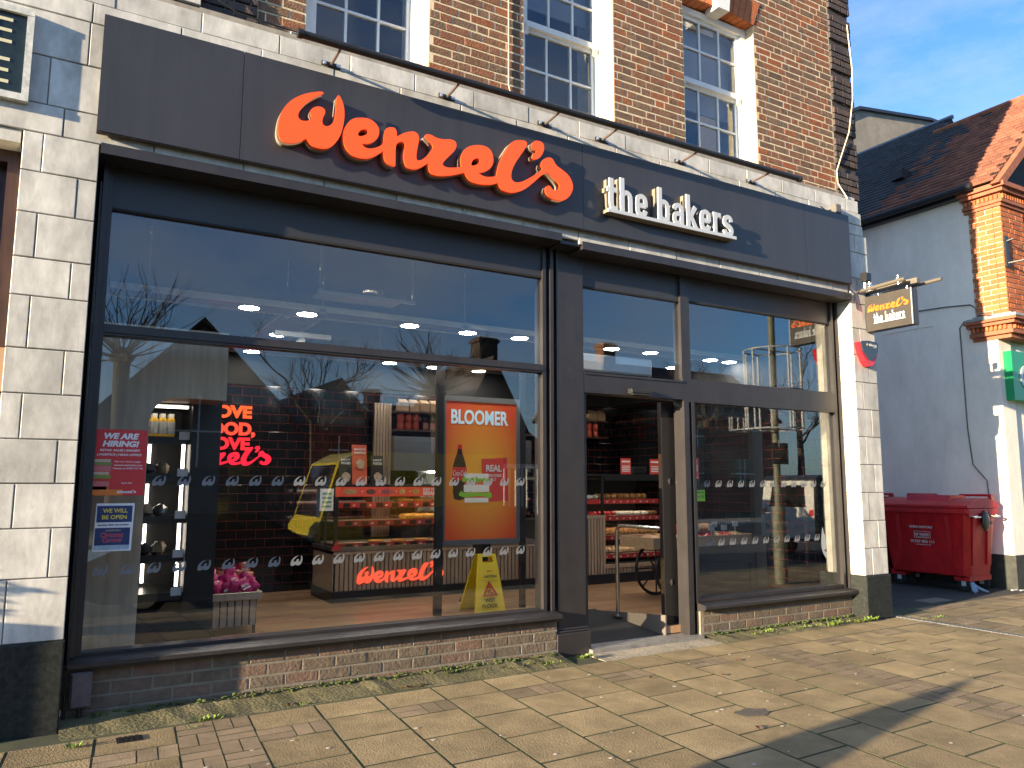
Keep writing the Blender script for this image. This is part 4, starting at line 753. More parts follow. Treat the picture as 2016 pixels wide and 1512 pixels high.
nt_ = empty('allergen_notice', (2.6, 3.7, 1.1), 'white framed notice with green and red print at the left end of the hot display', 'notice'); b_ = MB(); b_.box(2.72, 2.88, 3.2, 3.21, 1.12, 1.38); b_.build('frame', paper_w, nt_); b_ = MB()
for k in range(4): b_.box(2.745, 2.855, 3.197, 3.1985, 1.16+0.05*k, 1.185+0.05*k)
b_.build('print', M('print_teal', (0.1, 0.3, 0.22), 0.5), nt_); b_ = MB(); b_.box(2.79, 2.81, 3.21, 3.23, 0.69, 1.2); b_.build('stand', black_m, nt_)

# back shelf, oven and goods on it
bs = empty('back_shelving', (5.2, 4.35, 2.1), 'two long wall shelves high behind the counter carrying bags and tins', 'shelving')
for z in (2.17, 2.43): b_ = MB(); b_.box(4.05, 7.75, 4.2, 4.5, z, z+0.025); b_.build('shelf', wood_d, bs)
b_ = MB(); b_.box(4.05, 6.3, 4.25, 4.5, 1.62, 2.1); b_.build('extractor_hood', M('hood_steel', (0.3, 0.3, 0.3), 0.25, 0.9), bs)
sp = empty('slat_screen', (3.95, 4.4, 0.7), 'tall upright oak slat screen behind the hot display', 'slat panel'); b_ = MB()
for k in range(6): b_.box(3.80+0.043*k, 3.80+0.043*k+0.034, 4.36, 4.40, 0.72, 2.56)
b_.build('slat', slat_m, sp); b_ = MB(); b_.box(3.79, 4.07, 4.40, 4.42, 0.70, 2.57); b_.build('backing', dark_m, sp)
bag_m = M('kraft_bag', (0.22, 0.14, 0.08), 0.8, var=0.2); tin_m = M('red_tin', (0.45, 0.06, 0.025), 0.35); jar_m = M('dark_jar', (0.05, 0.02, 0.015), 0.2)
def copies(first, offs):
    for o_ in offs: dup(first, None, o_)
b_ = MB(); b_.box(4.12, 4.26, 4.24, 4.38, 2.455, 2.58); b_.prism([(4.12, 4.24, 2.58), (4.26, 4.24, 2.58), (4.24, 4.31, 2.63), (4.14, 4.31, 2.63)], (0, 0.05, 0)); f_ = b_.build('paper_bag', bag_m, None, False, 'brown paper bag on the upper back shelf', 'paper bag', 'paper bags on the upper back shelf'); copies(f_, [(0.16*k, 0, 0) for k in (1, 2, 3, 4, 5, 6)] + [(3.3, 0, 0), (3.46, 0, 0)])
b_ = MB(); b_.lathe((4.16, 4.3, 2.195), [(0.045, 0), (0.05, 0.01), (0.05, 0.09), (0.042, 0.1), (0.042, 0.11)], 14); f_ = b_.build('red_tin', tin_m, None, True, 'red coffee tin stacked on the lower back shelf', 'tin', 'red tins on the lower back shelf'); copies(f_, [(0.115*k, 0, 0.112*j) for k in range(3) for j in range(2) if k+j] + [(3.27+0.125*k, 0, 0.112*j) for k in range(2) for j in range(2)])
jr = empty('dark_jar', (4.53, 4.3, 2.195), 'dark jar with a pale red label beside the tins on the back shelf', 'jar', 'dark jars on the lower back shelf'); b_ = MB(); b_.lathe((4.53, 4.3, 2.195), [(0.045, 0), (0.045, 0.13), (0.03, 0.15), (0.03, 0.18)], 12); b_.build('jar_body', jar_m, jr, True); b_ = MB(); b_.box(4.49, 4.57, 4.252, 4.256, 2.21, 2.30); b_.build('label', M('jar_label', (0.4, 0.16, 0.13), 0.5), jr)
copies(jr, [(0.105*k, 0, 0) for k in range(1, 9)])
cm = empty('coffee_machine', (4.75, 3.75, 0.69), 'polished steel coffee machine behind the hot display', 'coffee machine'); b_ = MB(); b_.bbox(4.35, 4.85, 4.15, 4.45, 0.9, 1.62, 0.03); b_.build('body', M('polished_steel', (0.5, 0.5, 0.5), 0.12, 1.0), cm); b_ = MB(); b_.tube([(4.42, 4.1, 1.2), (4.42, 4.1, 1.5), (4.48, 4.12, 1.56)], 0.014); b_.tube([(4.7, 4.1, 1.2), (4.7, 4.1, 1.5), (4.76, 4.12, 1.56)], 0.014); b_.build('steam_pipe', steel_m, cm, True); b_ = MB(); b_.box(4.1, 5.9, 4.05, 4.5, 0.05, 0.9); b_.build('back_counter', dark_m, cm)

# poster screen on two black posts
sn = empty('poster_screen', (4.15, 1.87, 0.05), 'tall orange BLOOMER meal deal poster in a grey frame between two posts', 'poster stand')
for q_ in ((3.575, 3.655, 1.80, 1.86, 0.05, 2.75), (4.66, 4.72, 1.83, 1.88, 0.05, 2.75)): b_ = MB(); b_.box(*q_); b_.build('post', black_m, sn)
b_ = MB(); b_.box(3.66, 4.655, 1.845, 1.875, 0.775, 0.83); b_.box(3.66, 4.655, 1.845, 1.875, 2.36, 2.42); b_.box(3.66, 3.70, 1.845, 1.875, 0.83, 2.36); b_.box(4.605, 4.655, 1.845, 1.875, 0.83, 2.36); b_.build('grey_frame', M('grey_frame', (0.14, 0.14, 0.14), 0.4), sn)
pm = bpy.data.materials.new('printed_orange_glow'); pm.use_nodes = True                # the print itself fades from yellow in the middle to red at the rim
N, L = pm.node_tree.nodes, pm.node_tree.links; tcn = N.new('ShaderNodeTexCoord'); mpn = N.new('ShaderNodeMapping'); gr = N.new('ShaderNodeTexGradient'); gr.gradient_type = 'SPHERICAL'; rp = N.new('ShaderNodeValToRGB')
mpn.inputs['Location'].default_value = (0.0, 0, -1.5*1.05); mpn.inputs['Scale'].default_value = (1.45, 1, 1.05)
rp.color_ramp.elements[0].color = (0.52, 0.055, 0.012, 1); rp.color_ramp.elements[1].color = (0.62, 0.27, 0.025, 1); rp.color_ramp.elements[0].position = 0.1; rp.color_ramp.elements[1].position = 0.75
L.new(tcn.outputs['Object'], mpn.inputs[0]); L.new(mpn.outputs[0], gr.inputs[0]); L.new(gr.outputs['Fac'], rp.inputs['Fac']); L.new(rp.outputs['Color'], N['Principled BSDF'].inputs['Base Color']); L.new(rp.outputs['Color'], N['Principled BSDF'].inputs['Emission Color']); N['Principled BSDF'].inputs['Emission Strength'].default_value = 0.05
b_ = MB(); b_.box(3.70, 4.605, 1.855, 1.865, 0.83, 2.36); b_.build('printed_sheet', pm, sn)
def scr(name, m, fn):
    b = MB(); fn(b); return b.build(name, m, sn)
pale = M('print_pale_blue', (0.42, 0.58, 0.66), 0.5, emit=0.1)
scr('lettering', pale, lambda b: text(b, 'BLOOMER', (3.765, 1.853, 2.105), 0.165, 0.73, bold=0.028))
bo = [(3.875, 1.26), (3.81, 1.275), (3.795, 1.36), (3.80, 1.45), (3.79, 1.52), (3.795, 1.64), (3.815, 1.71), (3.842, 1.78), (3.85, 1.825), (3.90, 1.825), (3.908, 1.78), (3.935, 1.71), (3.955, 1.64), (3.96, 1.52), (3.95, 1.45), (3.955, 1.36), (3.94, 1.275)]
scr('printed_bottle', M('print_cola', (0.03, 0.008, 0.01), 0.4), lambda b: place(b, shape([[(x-3.8, z-1.2) for x, z in bo]], 0.0008), (3.8, 1.8535, 1.2), XU, ZU, FN))
scr('printed_cap', M('print_cap_red', (0.35, 0.01, 0.02), 0.4, emit=0.1), lambda b: (b.box(3.85, 3.90, 1.852, 1.8535, 1.825, 1.875), b.box(3.79, 3.962, 1.852, 1.8526, 1.48, 1.625)))
scr('bottle_lettering', pw, lambda b: text(b, 'Coca-Cola', (3.795, 1.8514, 1.53), 0.06, 0.165, bold=0.0, shear=0.35))
scr('printed_packet', M('print_packet', (0.4, 0.02, 0.03), 0.4, emit=0.08), lambda b: b.prism([(4.16, 1.8535, 1.24), (4.50, 1.8535, 1.25), (4.48, 1.8535, 1.74), (4.15, 1.8535, 1.72)], (0, 0.001, 0)))
scr('packet_lettering', pw, lambda b: (text(b, 'REAL', (4.21, 1.8525, 1.58), 0.075, 0.2, bold=0.03), text(b, 'HAND COOKED', (4.22, 1.8525, 1.52), 0.03, 0.19, bold=0.02), text(b, 'SALT', (4.24, 1.8525, 1.475), 0.03, 0.1, bold=0.02)))
pb = M('print_bread_white', (0.6, 0.56, 0.5), 0.5, emit=0.06); pg = M('print_green_leaf', (0.18, 0.4, 0.03), 0.5, emit=0.05)
for q_ in ((3.93, 4.24, 1.851, 1.8532, 1.50, 1.555), (3.93, 4.25, 1.851, 1.8532, 1.35, 1.43), (3.94, 4.24, 1.851, 1.8532, 1.235, 1.285)): scr('printed_bread', pb, lambda b: b.box(*q_))
def zig(b, x0, x1, z, hh, s):
    rr = random.Random(s); n = 14; p = [(x0+(x1-x0)*i/n, 1.8505, z+hh*(0.55+0.45*rr.random()*(1 if i % 2 else -0.2))) for i in range(n+1)]; q_ = [(x1-(x1-x0)*i/n, 1.8505, z-hh*0.5*rr.random()) for i in range(n+1)]; b.prism(p+q_, (0, 0.001, 0))
scr('printed_lettuce', pg, lambda b: (zig(b, 3.91, 4.26, 1.475, 0.05, 1), zig(b, 3.87, 4.28, 1.31, 0.055, 2)))
scr('printed_filling', M('print_filling', (0.45, 0.1, 0.05), 0.5, emit=0.08), lambda b: (b.box(3.94, 4.25, 1.8515, 1.8535, 1.43, 1.465), b.box(3.93, 4.27, 1.8515, 1.8535, 1.283, 1.305)))

# wet floor sign (A-frame)
yel = M('yellow_plastic', (0.82, 0.56, 0.008), 0.4, var=0.06); wf = empty('wet_floor_sign', (4.25, 1.8, 0.05), 'yellow A-frame WET FLOOR caution board standing inside the window', 'caution sign')
def leafp(y0, y1, x_off, hole=True):
    a = [(3.995, 0.05), (4.375, 0.05), (4.335, 0.652), (4.325, 0.665), (4.125, 0.665), (4.115, 0.652)]; hl = [(4.155, 0.575), (4.295, 0.575), (4.29, 0.635), (4.16, 0.635)]
    vs, fs = shape([a, hl], 0.025); b = MB(); place(b, ([Vector((p.x+x_off, p.y, p.z)) for p in vs], fs), (0, y0, 0), XU, ZU, FN)
    for v in b.v: v.y += (y1-y0)*(v.z-0.05)/0.61
    return b
b_ = leafp(1.69, 1.86, 0); b_.build('front_leaf', yel, wf); b_ = leafp(2.07, 1.92, 0.0); b_.build('rear_leaf', yel, wf)
b_ = MB(); b_.box(4.365, 4.375, 1.75, 2.0, 0.25, 0.28); b_.build('spreader', black_m, wf)
vt = (0, 0.278, 1)
def wtext(*it):
    b = MB()
    for s_, x, z, hh, w_ in it: text(b, s_, (x, 1.69-0.0275+(z-0.05)*0.278, z), hh, w_, XU, Vector(vt), bold=0.02)
    return b
wtext(('CAUTION', 4.14, 0.415, 0.026, 0.16), ('WET', 4.125, 0.165, 0.042, 0.13), ('FLOOR', 4.085, 0.105, 0.042, 0.19)).build('lettering', black_m, wf)
rt_ = M('print_red', (0.5, 0.03, 0.02), 0.5); wtext(('Jantex', 4.19, 0.475, 0.022, 0.06)).build('red_lettering', rt_, wf)
vs, fs = shape([[(4.10, 0.225), (4.295, 0.225), (4.20, 0.385)], [(4.135, 0.243), (4.26, 0.243), (4.199, 0.345)]], 0.002); b_ = MB(); place(b_, (vs, fs), (0, 1.69-0.028, 0), XU, ZU, FN)
for v in b_.v: v.y += 0.278*(v.z-0.05)
k0 = len(b_.v)
for pts_ in ([(4.185, 0.29), (4.21, 0.265)], [(4.21, 0.265), (4.235, 0.25)], [(4.185, 0.29), (4.175, 0.255)], [(4.19, 0.295), (4.215, 0.30)], [(4.18, 0.295), (4.16, 0.28)]): b_.tube([(x, 1.69-0.03+0.278*(z-0.05), z) for x, z in pts_], 0.006, 5)
b_.lathe((4.195, 1.69-0.03+0.278*0.265, 0.318), [(0.011, 0), (0.011, -0.002)], 10, 'y'); b_.build('warning_symbol', rt_, wf)

# suspended lights, tray beams and bits of ceiling gear
lm = MB(); lm.lathe((0, 0, 0), [(0.0, -0.001), (0.085, -0.001), (0.085, 0.012)], 24)
lb = empty('ceiling_light', (1.49, 1.57, 3.09), 'round white LED disc light in the suspended ceiling tray', 'ceiling light', 'LED disc lights under the ceiling tray')
b_ = MB(); b_.lathe((1.49, 1.57, 3.09), [(0.092, 0.0), (0.092, 0.008)], 24); b_.build('lens', lamp_m, lb); b_ = MB(); b_.lathe((1.49, 1.57, 3.09), [(0.093, 0.001), (0.108, 0.001), (0.108, 0.03), (0.093, 0.03)], 24); b_.build('trim_ring', galv_m, lb)
for x, y in ((2.04, 1.57), (3.13, 1.57), (3.83, 1.6), (4.49, 1.58), (5.82, 1.6), (6.43, 1.59), (7.50, 1.62), (7.85, 1.62), (2.06, 2.8), (7.54, 2.4), (2.05, 4.1), (3.9, 4.1), (4.59, 4.15), (5.32, 4.15)): dup(lb, None, (x-1.49, y-1.57, 0))
tr_m = M('tray_panel', (0.10, 0.09, 0.09), 0.6, var=0.4, vs=5, stretch=(1, 6, 1))
for x0, x1, y0, y1, lab in ((0.3, 7.95, 1.42, 1.78, 'long galvanised ceiling tray above the front windows, carrying the disc lights'), (0.3, 7.95, 3.95, 4.3, 'galvanised ceiling tray along the back wall'), (1.85, 2.25, 1.8, 3.93, 'short cross tray joining the front and back ceiling trays')):
    e = empty('ceiling_tray', ((x0+x1)/2, (y0+y1)/2, 3.12), lab, 'ceiling tray'); b_ = MB(); b_.box(x0, x1, y0, y1, 3.12, 3.125); b_.build('tray_panel', tr_m, e)
    b_ = MB()
    if x1-x0 > 1: b_.box(x0, x1, y0-0.02, y0-0.001, 3.10, 3.155); b_.box(x0, x1, y1+0.001, y1+0.012, 3.105, 3.15)
    else: b_.box(x0-0.012, x0-0.001, y0, y1, 3.105, 3.15); b_.box(x1+0.001, x1+0.012, y0, y1, 3.105, 3.15)
    b_.build('side_rail', white_m, e); xs = [x0+0.3+k*1.55 for k in range(int((x1-x0)/1.55)+1)] if x1-x0 > 1 else [x0+0.05]
    b_ = MB()
    for x in xs: b_.tube([(x, y0, 3.12), (x, y0, 3.71)], 0.007, 6); b_.box(x-0.03, x+0.03, y0-0.02, y0+0.01, 3.09, 3.125)
    b_.build('drop_rod', galv_m, e)
pt_ = empty('cable_tray', (2.75, 1.2, 3.2), 'short perforated metal cable tray hanging crosswise above the disc lights', 'cable tray')
b_ = MB()
for i in range(11):
    b_.box(2.05, 2.85, 1.05+0.035*i, 1.05+0.035*i+0.02, 3.22, 3.224)
for i in range(9): b_.box(2.05+0.1*i-0.02, 2.05+0.1*i+0.02 if i < 8 else 2.85, 1.05, 1.42, 3.2245, 3.227)
b_.box(2.04, 2.05, 1.05, 1.42, 3.22, 3.26); b_.box(2.85, 2.86, 1.05, 1.42, 3.22, 3.26); b_.build('perforated_sheet', galv_m, pt_)
b_ = MB(); b_.box(1.98, 2.95, 1.0, 1.03, 3.185, 3.215)
for x in (2.0, 2.92): b_.tube([(x, 1.015, 3.2), (x, 1.015, 3.71)], 0.008, 6)
b_.build('hanger', galv_m, pt_); b_ = MB(); b_.lathe((2.62, 1.3, 3.23), [(0.10, 0), (0.10, 0.11), (0.0, 0.11)], 18); b_.build('smoke_detector_drum', white_m, pt_, True)
sl = empty('spot_light', (2.1, 2.3, 2.95), 'small tilted spotlight on a pale track under the ceiling tray', 'spotlight'); b_ = MB(); b_.box(1.9, 2.5, 2.25, 2.32, 2.99, 3.04); b_.build('track', galv_m, sl); b_ = MB(); b_.tube([(2.2, 2.28, 2.97), (2.12, 2.2, 2.87)], [0.03, 0.055], 14); b_.build('spot_can', white_m, sl, True); b_ = MB(); b_.tube([(2.12, 2.2, 2.87), (2.118, 2.198, 2.868)], 0.047, 14); b_.build('spot_lens', M('warm_lens', (1, 0.85, 0.5), 0.5, emit=2.2), sl)
dc = empty('door_air_unit', (4.9, 0.6, 2.6), 'long pale blue-white air curtain unit above the doorway', 'air curtain'); b_ = MB(); b_.bbox(4.3, 5.35, 0.3, 0.55, 2.56, 2.74, 0.02); b_.build('casing', white_m, dc); b_ = MB(); b_.box(4.35, 5.3, 0.31, 0.54, 2.552, 2.559); b_.build('grille', black_m, dc)

# doorway: sliding leaf, mat, rail
leaf_m2 = M('door_leaf_paint', (0.017, 0.0155, 0.016), 0.35, var=0.15, vs=5)
dl = empty('sliding_door', (6.0, 0.2, -0.04), 'dark framed sliding glass door, slid open behind the right window', 'door')
b_ = MB(); b_.box(5.355, 5.52, 0.19, 0.25, -0.04, 2.28); b_.box(6.67, 6.83, 0.19, 0.25, -0.04, 2.28); b_.box(5.52, 6.67, 0.191, 0.249, 2.18, 2.28); b_.box(5.52, 6.67, 0.191, 0.249, 0.70, 0.80); b_.build('door_frame', leaf_m2, dl)
b_ = MB(); b_.box(5.52, 6.67, 0.20, 0.245, -0.03, 0.70); b_.build('kick_panel', leaf_m2, dl); b_ = MB()
for a, b, c, d in ((5.6, 6.6, 0.05, 0.075), (5.6, 6.6, 0.6, 0.625)): b_.box(a, b, 0.188, 0.2, c, d)
b_.box(5.6, 5.625, 0.1885, 0.2, 0.075, 0.6); b_.box(6.575, 6.6, 0.1885, 0.2, 0.075, 0.6); b_.build('panel_moulding', leaf_m2, dl)
b_ = MB(); b_.box(5.52, 6.67, 0.218, 0.224, 0.80, 2.18); b_.build('door_glass', glass_m, dl)
for z in (1.47, 0.46):
    b_ = MB(); b_.lathe((5.44, 0.19, z), [(0.02, 0), (0.02, -0.006), (0.008, -0.008)], 12, 'y', 0.7, 1.5); b_.build('lock_cylinder', steel_m, dl, True)
b_ = MB(); b_.box(5.349, 5.354, 0.20, 0.24, 1.4, 1.75); b_.box(5.349, 5.354, 0.20, 0.24, 0.35, 0.7); b_.build('edge_plate', steel_m, dl)
b_ = MB(); b_.box(4.25, 5.6, -0.09, 0.14, -0.09, -0.03); b_.build('door_threshold', M('threshold_aluminium', (0.24, 0.23, 0.215), 0.5, 0.3, var=0.3, vs=14), None, label='worn grey metal threshold across the open doorway', cat='threshold')
b_ = MB(); b_.hexa([(4.28, 0.14, -0.05), (5.335, 0.14, -0.05), (5.30, 1.3, 0.0), (4.28, 1.3, 0.0), (4.28, 0.14, -0.034), (5.335, 0.14, -0.034), (5.30, 1.3, 0.062), (4.28, 1.3, 0.062)]); b_.build('door_mat', M('black_mat', (0.018, 0.018, 0.019), 0.95, var=0.4, vs=60, bump=0.6, bs=200), None, label='black ribbed entrance mat sloping up into the shop', cat='mat')
rl = empty('hand_rail', (5.33, 0.6, 0.05), 'polished steel hoop handrail inside the doorway', 'handrail')
b_ = MB(); P = [(5.28, 0.86, 0.05), (5.28, 0.86, 0.93)] + [(5.28+0.06*0.4*(1-math.cos(a)), 0.86-0.08*(1-math.cos(a)), 0.93+0.07*math.sin(a)) for a in (0.4, 0.8, 1.2, 1.57)] + [(5.39, 0.31, 0.99), (5.40, 0.27, 0.98), (5.405, 0.25, 0.92), (5.41, 0.245, 0.05)]
b_.tube(P, 0.021, 12); b_.build('rail', steel_m, rl, True); b_ = MB(); b_.lathe((5.28, 0.86, 0.05), [(0.055, 0), (0.055, 0.014), (0.025, 0.02)], 16); b_.build('foot_flange', steel_m, rl, True); b_ = MB(); b_.lathe((5.41, 0.26, 0.05), [(0.05, 0), (0.05, 0.014), (0.025, 0.02)], 16); b_.build('foot_flange', steel_m, rl, True)
b_ = MB(); b_.prism([(5.288, 1.25, -0.03), (5.288, 0.12, -0.05), (5.288, 0.12, 0.16), (5.288, 1.25, 0.055)], (0.017, 0, 0)); b_.build('ramp_upstand', M('ramp_grey', (0.13, 0.11, 0.095), 0.6), rl)

# right hand bakery counter seen through the doorway
bc = empty('bakery_counter', (7.2, 3.4, 0.05), 'tiered bakery display counter with red shelf edges, seen through the doorway', 'display counter')
b_ = MB(); x = 6.47
while x < 6.80: b_.box(x, x+0.036, 3.09, 3.105, 0.18, 0.955); x += 0.052
x = 6.84
while x < 7.98: b_.box(x, x+0.036, 3.10, 3.115, 0.18, 0.255); x += 0.052
b_.box(6.46, 6.82, 3.085, 3.11, 0.955, 1.0); b_.box(6.82, 7.99, 3.09, 3.12, 0.255, 0.31); b_.build('slat', slat_m, bc)
b_ = MB(); b_.box(6.46, 6.80, 3.115, 3.9, 0.18, 0.95); b_.box(6.80, 7.99, 3.13, 3.9, 0.05, 0.33); b_.box(6.82, 7.99, 3.85, 3.9, 0.33, 1.5); b_.box(5.76, 6.46, 3.2, 3.9, 0.05, 0.95); b_.build('carcass', dark_m, bc)
b_ = MB(); b_.box(5.76, 7.99, 3.07, 3.13, 0.05, 0.178); b_.build('kick_plinth', M('kick_navy', (0.012, 0.014, 0.022), 0.35), bc)
b_ = MB(); b_.box(6.76, 6.80, 3.09, 3.12, 1.0, 1.56); b_.box(6.42, 7.99, 3.09, 3.9, 1.56, 1.585); b_.build('case_frame', black_m, bc)
b_ = MB(); b_.box(6.80, 7.99, 3.10, 3.104, 0.36, 1.56); b_.build('case_glass', glass_m, bc)
for z, y0 in ((1.215, 3.3), (0.975, 3.24), (0.70, 3.2), (0.44, 3.16)):
    b_ = MB(); b_.box(6.62 if z > 0.96 else 6.82, 7.99, y0, 3.84, z-0.012, z); b_.build('shelf', tray_m, bc)
    b_ = MB(); b_.box(6.62 if z > 0.96 else 6.82, 7.99, y0-0.012, y0-0.001, z-0.062, z+0.004); b_.build('shelf_edge', sign_red, bc); b_ = MB()
    for k in range(9): place(b_, ([Vector((p.x*0.4, p.y*0.4, p.z)) for p in wvf[0]], wvf[1]), (6.87+0.125*k, y0-0.0125, z-0.045), XU, ZU, FN)
    b_.build('shelf_logo', paper_w, bc)
b_ = MB(); b_.box(6.80, 7.99, 3.07, 3.085, 1.49, 1.56); b_.build('valance', black_m, bc)
for z, y0 in ((1.53, 3.13), (1.18, 3.315), (0.94, 3.255), (0.665, 3.215)): b_ = MB(); b_.box(6.85, 7.95, y0, y0+0.015, z, z+0.006); b_.build('shelf_lamp', warm_strip, bc)
dough = M('glazed_bun', (0.42, 0.2, 0.07), 0.4, col2=(0.55, 0.33, 0.13), vs=15); icing = M('white_icing', (0.6, 0.57, 0.5), 0.5); rollm = M('floured_roll', (0.5, 0.36, 0.22), 0.7, var=0.25, vs=15); straw = M('strawberry_red', (0.45, 0.03, 0.04), 0.35)
food('glazed_bun', 'glazed brown bun on the top bakery shelf', 'glazed buns on the top bakery shelf', 'bun', 0.04, (0.05, 0.05, 0.045), dough, 8, 0.115, 6.98, 3.4, 1.215, 2)
food('iced_bun', 'white iced bun at the left of the top bakery shelf', 'iced buns', 'bun', 0.03, (0.05, 0.045, 0.035), icing, 3, 0.1, 6.68, 3.42, 1.215, 2)
food('strawberry_tart', 'small red strawberry tart at the left of the second bakery shelf', 'strawberry tarts', 'tart', 0.035, (0.035, 0.035, 0.035), straw, 5, 0.085, 6.80, 3.33, 0.975, 2)
food('cream_slice', 'white cream slice in the middle of the second bakery shelf', 'cream slices', 'cake', 0.03, (0.075, 0.06, 0.035), icing, 4, 0.15, 7.28, 3.34, 0.975, 2)
food('dark_cake', 'dark brown cake at the right of the second bakery shelf', 'dark cakes', 'cake', 0.03, (0.055, 0.05, 0.035), M('dark_cake', (0.16, 0.08, 0.03), 0.5), 2, 0.11, 7.82, 3.34, 0.975, 2)
food('doughnut', 'golden doughnut in the row on the third bakery shelf', 'doughnuts on the third bakery shelf', 'doughnut', 0.05, (0.035, 0.06, 0.055), dough, 15, 0.072, 6.92, 3.32, 0.70, 2, 0.13)
food('bread_roll', 'floured finger roll in the row on the bottom bakery shelf', 'finger rolls on the bottom bakery shelf', 'bread roll', 0.045, (0.045, 0.10, 0.05), rollm, 11, 0.098, 6.92, 3.3, 0.44, 2, 0.2)
for x, lab in ((7.24, 'red offer card standing on the bakery display, nearer the doorway middle'), (7.80, 'red offer card standing on the bakery display beside the sliding door')):
    e = empty('offer_card', (x+0.1, 3.3, 1.585), lab, 'offer card'); b_ = MB(); b_.box(x, x+0.19, 3.25, 3.256, 1.585, 1.82); b_.build('card', M('offer_red', (0.5, 0.05, 0.035), 0.5), e); b_ = MB()
    for z in (1.76, 1.70, 1.675, 1.65, 1.625): b_.box(x+0.02, x+0.17, 3.2475, 3.2495, z, z+(0.025 if z > 1.75 else 0.012))
    b_.build('card_print', paper_w, e)
b_ = MB(); b_.bbox(7.5, 7.78, 3.3, 3.6, 1.586, 1.70, 0.02); b_.build('card_till', black_m, None, label='small black till printer on the bakery display between two red cards', cat='till')

# bread cart
bcart = empty('bread_cart', (7.1, 1.6, 0.05), 'rustic wooden bread barrow with black spoked wheels, inside the right window', 'bread cart')
cw = M('cart_timber', (0.30, 0.19, 0.10), 0.6, col2=(0.42, 0.29, 0.17), vs=3, stretch=(0.6, 6, 6)); b_ = MB(); b_.bbox(6.21, 7.98, 1.35, 1.39, 0.665, 0.80); b_.box(6.21, 7.98, 1.95, 1.99, 0.665, 0.80); b_.box(6.21, 6.25, 1.39, 1.95, 0.665, 0.80); b_.box(7.94, 7.98, 1.39, 1.95, 0.665, 0.80); b_.box(6.25, 7.94, 1.39, 1.95, 0.67, 0.69); b_.build('tray', cw, bcart)
for y in (1.48, 1.86):
    b_ = MB(); c = Vector((6.68, y, 0.385)); R0 = 0.32; rim = [c + Vector((R0*math.cos(a), 0, R0*math.sin(a))) for a in [2*math.pi*i/28 for i in range(29)]]; b_.tube(rim, 0.02, 8, False); b_.tube([c+Vector((0, -0.05, 0)), c+Vector((0, 0.05, 0))], 0.04, 12)
    for k in range(8): a = math.pi*k/4; b_.tube([c, c+Vector((R0*math.cos(a), 0, R0*math.sin(a)))], 0.011, 6)
    b_.build('wheel', black_m, bcart, True)
b_ = MB(); b_.tube([(6.42, 1.42, 0.67), (6.40, 1.42, 0.5), (6.45, 1.42, 0.35)], [0.03, 0.04, 0.02], 8); b_.tube([(7.85, 1.42, 0.67), (7.85, 1.42, 0.05)], 0.025, 8); b_.tube([(7.85, 1.92, 0.67), (7.85, 1.92, 0.05)], 0.025, 8); b_.build('leg', black_m, bcart, True)
crust = M('loaf_crust', (0.36, 0.17, 0.07), 0.4, col2=(0.5, 0.3, 0.14), vs=12); redw = M('red_bread_wrap', (0.55, 0.05, 0.04), 0.2)
for k in range(9):
    x = 6.36+0.18*k; m_ = redw if k in (3, 4, 5, 7) else crust; b_ = MB(); b_.blob((x, 1.60, 0.755), 0.085, 0.15, 0.075, 12, 0.06, k)
    lo = b_.build('bread_loaf', m_, None, True, 'loaf in red wrapping lying on the bread cart' if m_ is redw else 'brown crusty loaf lying on the bread cart', 'bread loaf', 'red wrapped loaves' if m_ is redw else 'crusty loaves')
for k in range(4): x = 6.85+0.17*k; b_ = MB(); b_.blob((x, 1.66, 0.88), 0.08, 0.14, 0.06, 12, 0.06, 20+k); b_.build('bread_loaf', redw if k < 2 else crust, None, True, 'loaf in red wrapping lying on the bread cart' if k < 2 else 'brown crusty loaf lying on the bread cart', 'bread loaf', 'red wrapped loaves' if k < 2 else 'crusty loaves')
for k, x in enumerate((6.95, 7.25, 7.42, 7.62, 7.2)):
    e = None; b_ = MB(); z = 0.86+0.04*(k % 2); b_.box(x, x+0.10, 1.44, 1.445, z, z+0.065); b_.tube([(x+0.05, 1.447, 0.69), (x+0.05, 1.447, z+0.01)], 0.004, 5); b_.build('price_ticket', paper_w, None, label='white price ticket on a wire among the loaves on the bread cart', cat='price ticket', group='price tickets on the bread cart')

# shopper half hidden behind the poster and caution board
def skin_mesh(name, joints, edges, parent, m, sub=1, loc=None, **kw):
    me = bpy.data.meshes.new(name); base = BASE[parent.name] if parent else Vector(loc)
    me.from_pydata([tuple(Vector(j[0])-base) for j in joints], edges, []); o = bpy.data.objects.new(name, me); COL.objects.link(o)
    md = o.modifiers.new('skin', 'SKIN'); md.use_smooth_shade = True
    for sv, j in zip(me.skin_vertices[0].data, joints): sv.radius = (j[1], j[2] if len(j) > 2 else j[1])
    me.skin_vertices[0].data[0].use_root = True
    if sub: sd = o.modifiers.new('sub', 'SUBSURF'); sd.levels = sub; sd.render_levels = sub
    dg = bpy.context.evaluated_depsgraph_get(); dg.update(); nm = bpy.data.meshes.new_from_object(o.evaluated_get(dg)); o.modifiers.clear(); o.data = nm; nm.materials.clear(); nm.materials.append(m)
    for p_ in nm.polygons: p_.use_smooth = True
    if parent: o.parent = parent
    else: o.location = base
    BASE[o.name] = base; return o
skin = M('skin', (0.5, 0.3, 0.22), 0.5); trouser = M('black_trousers', (0.012, 0.012, 0.014), 0.8); coat = M('dark_coat', (0.03, 0.03, 0.035), 0.8)
px, py, pz = 4.5, 2.5, 0.05
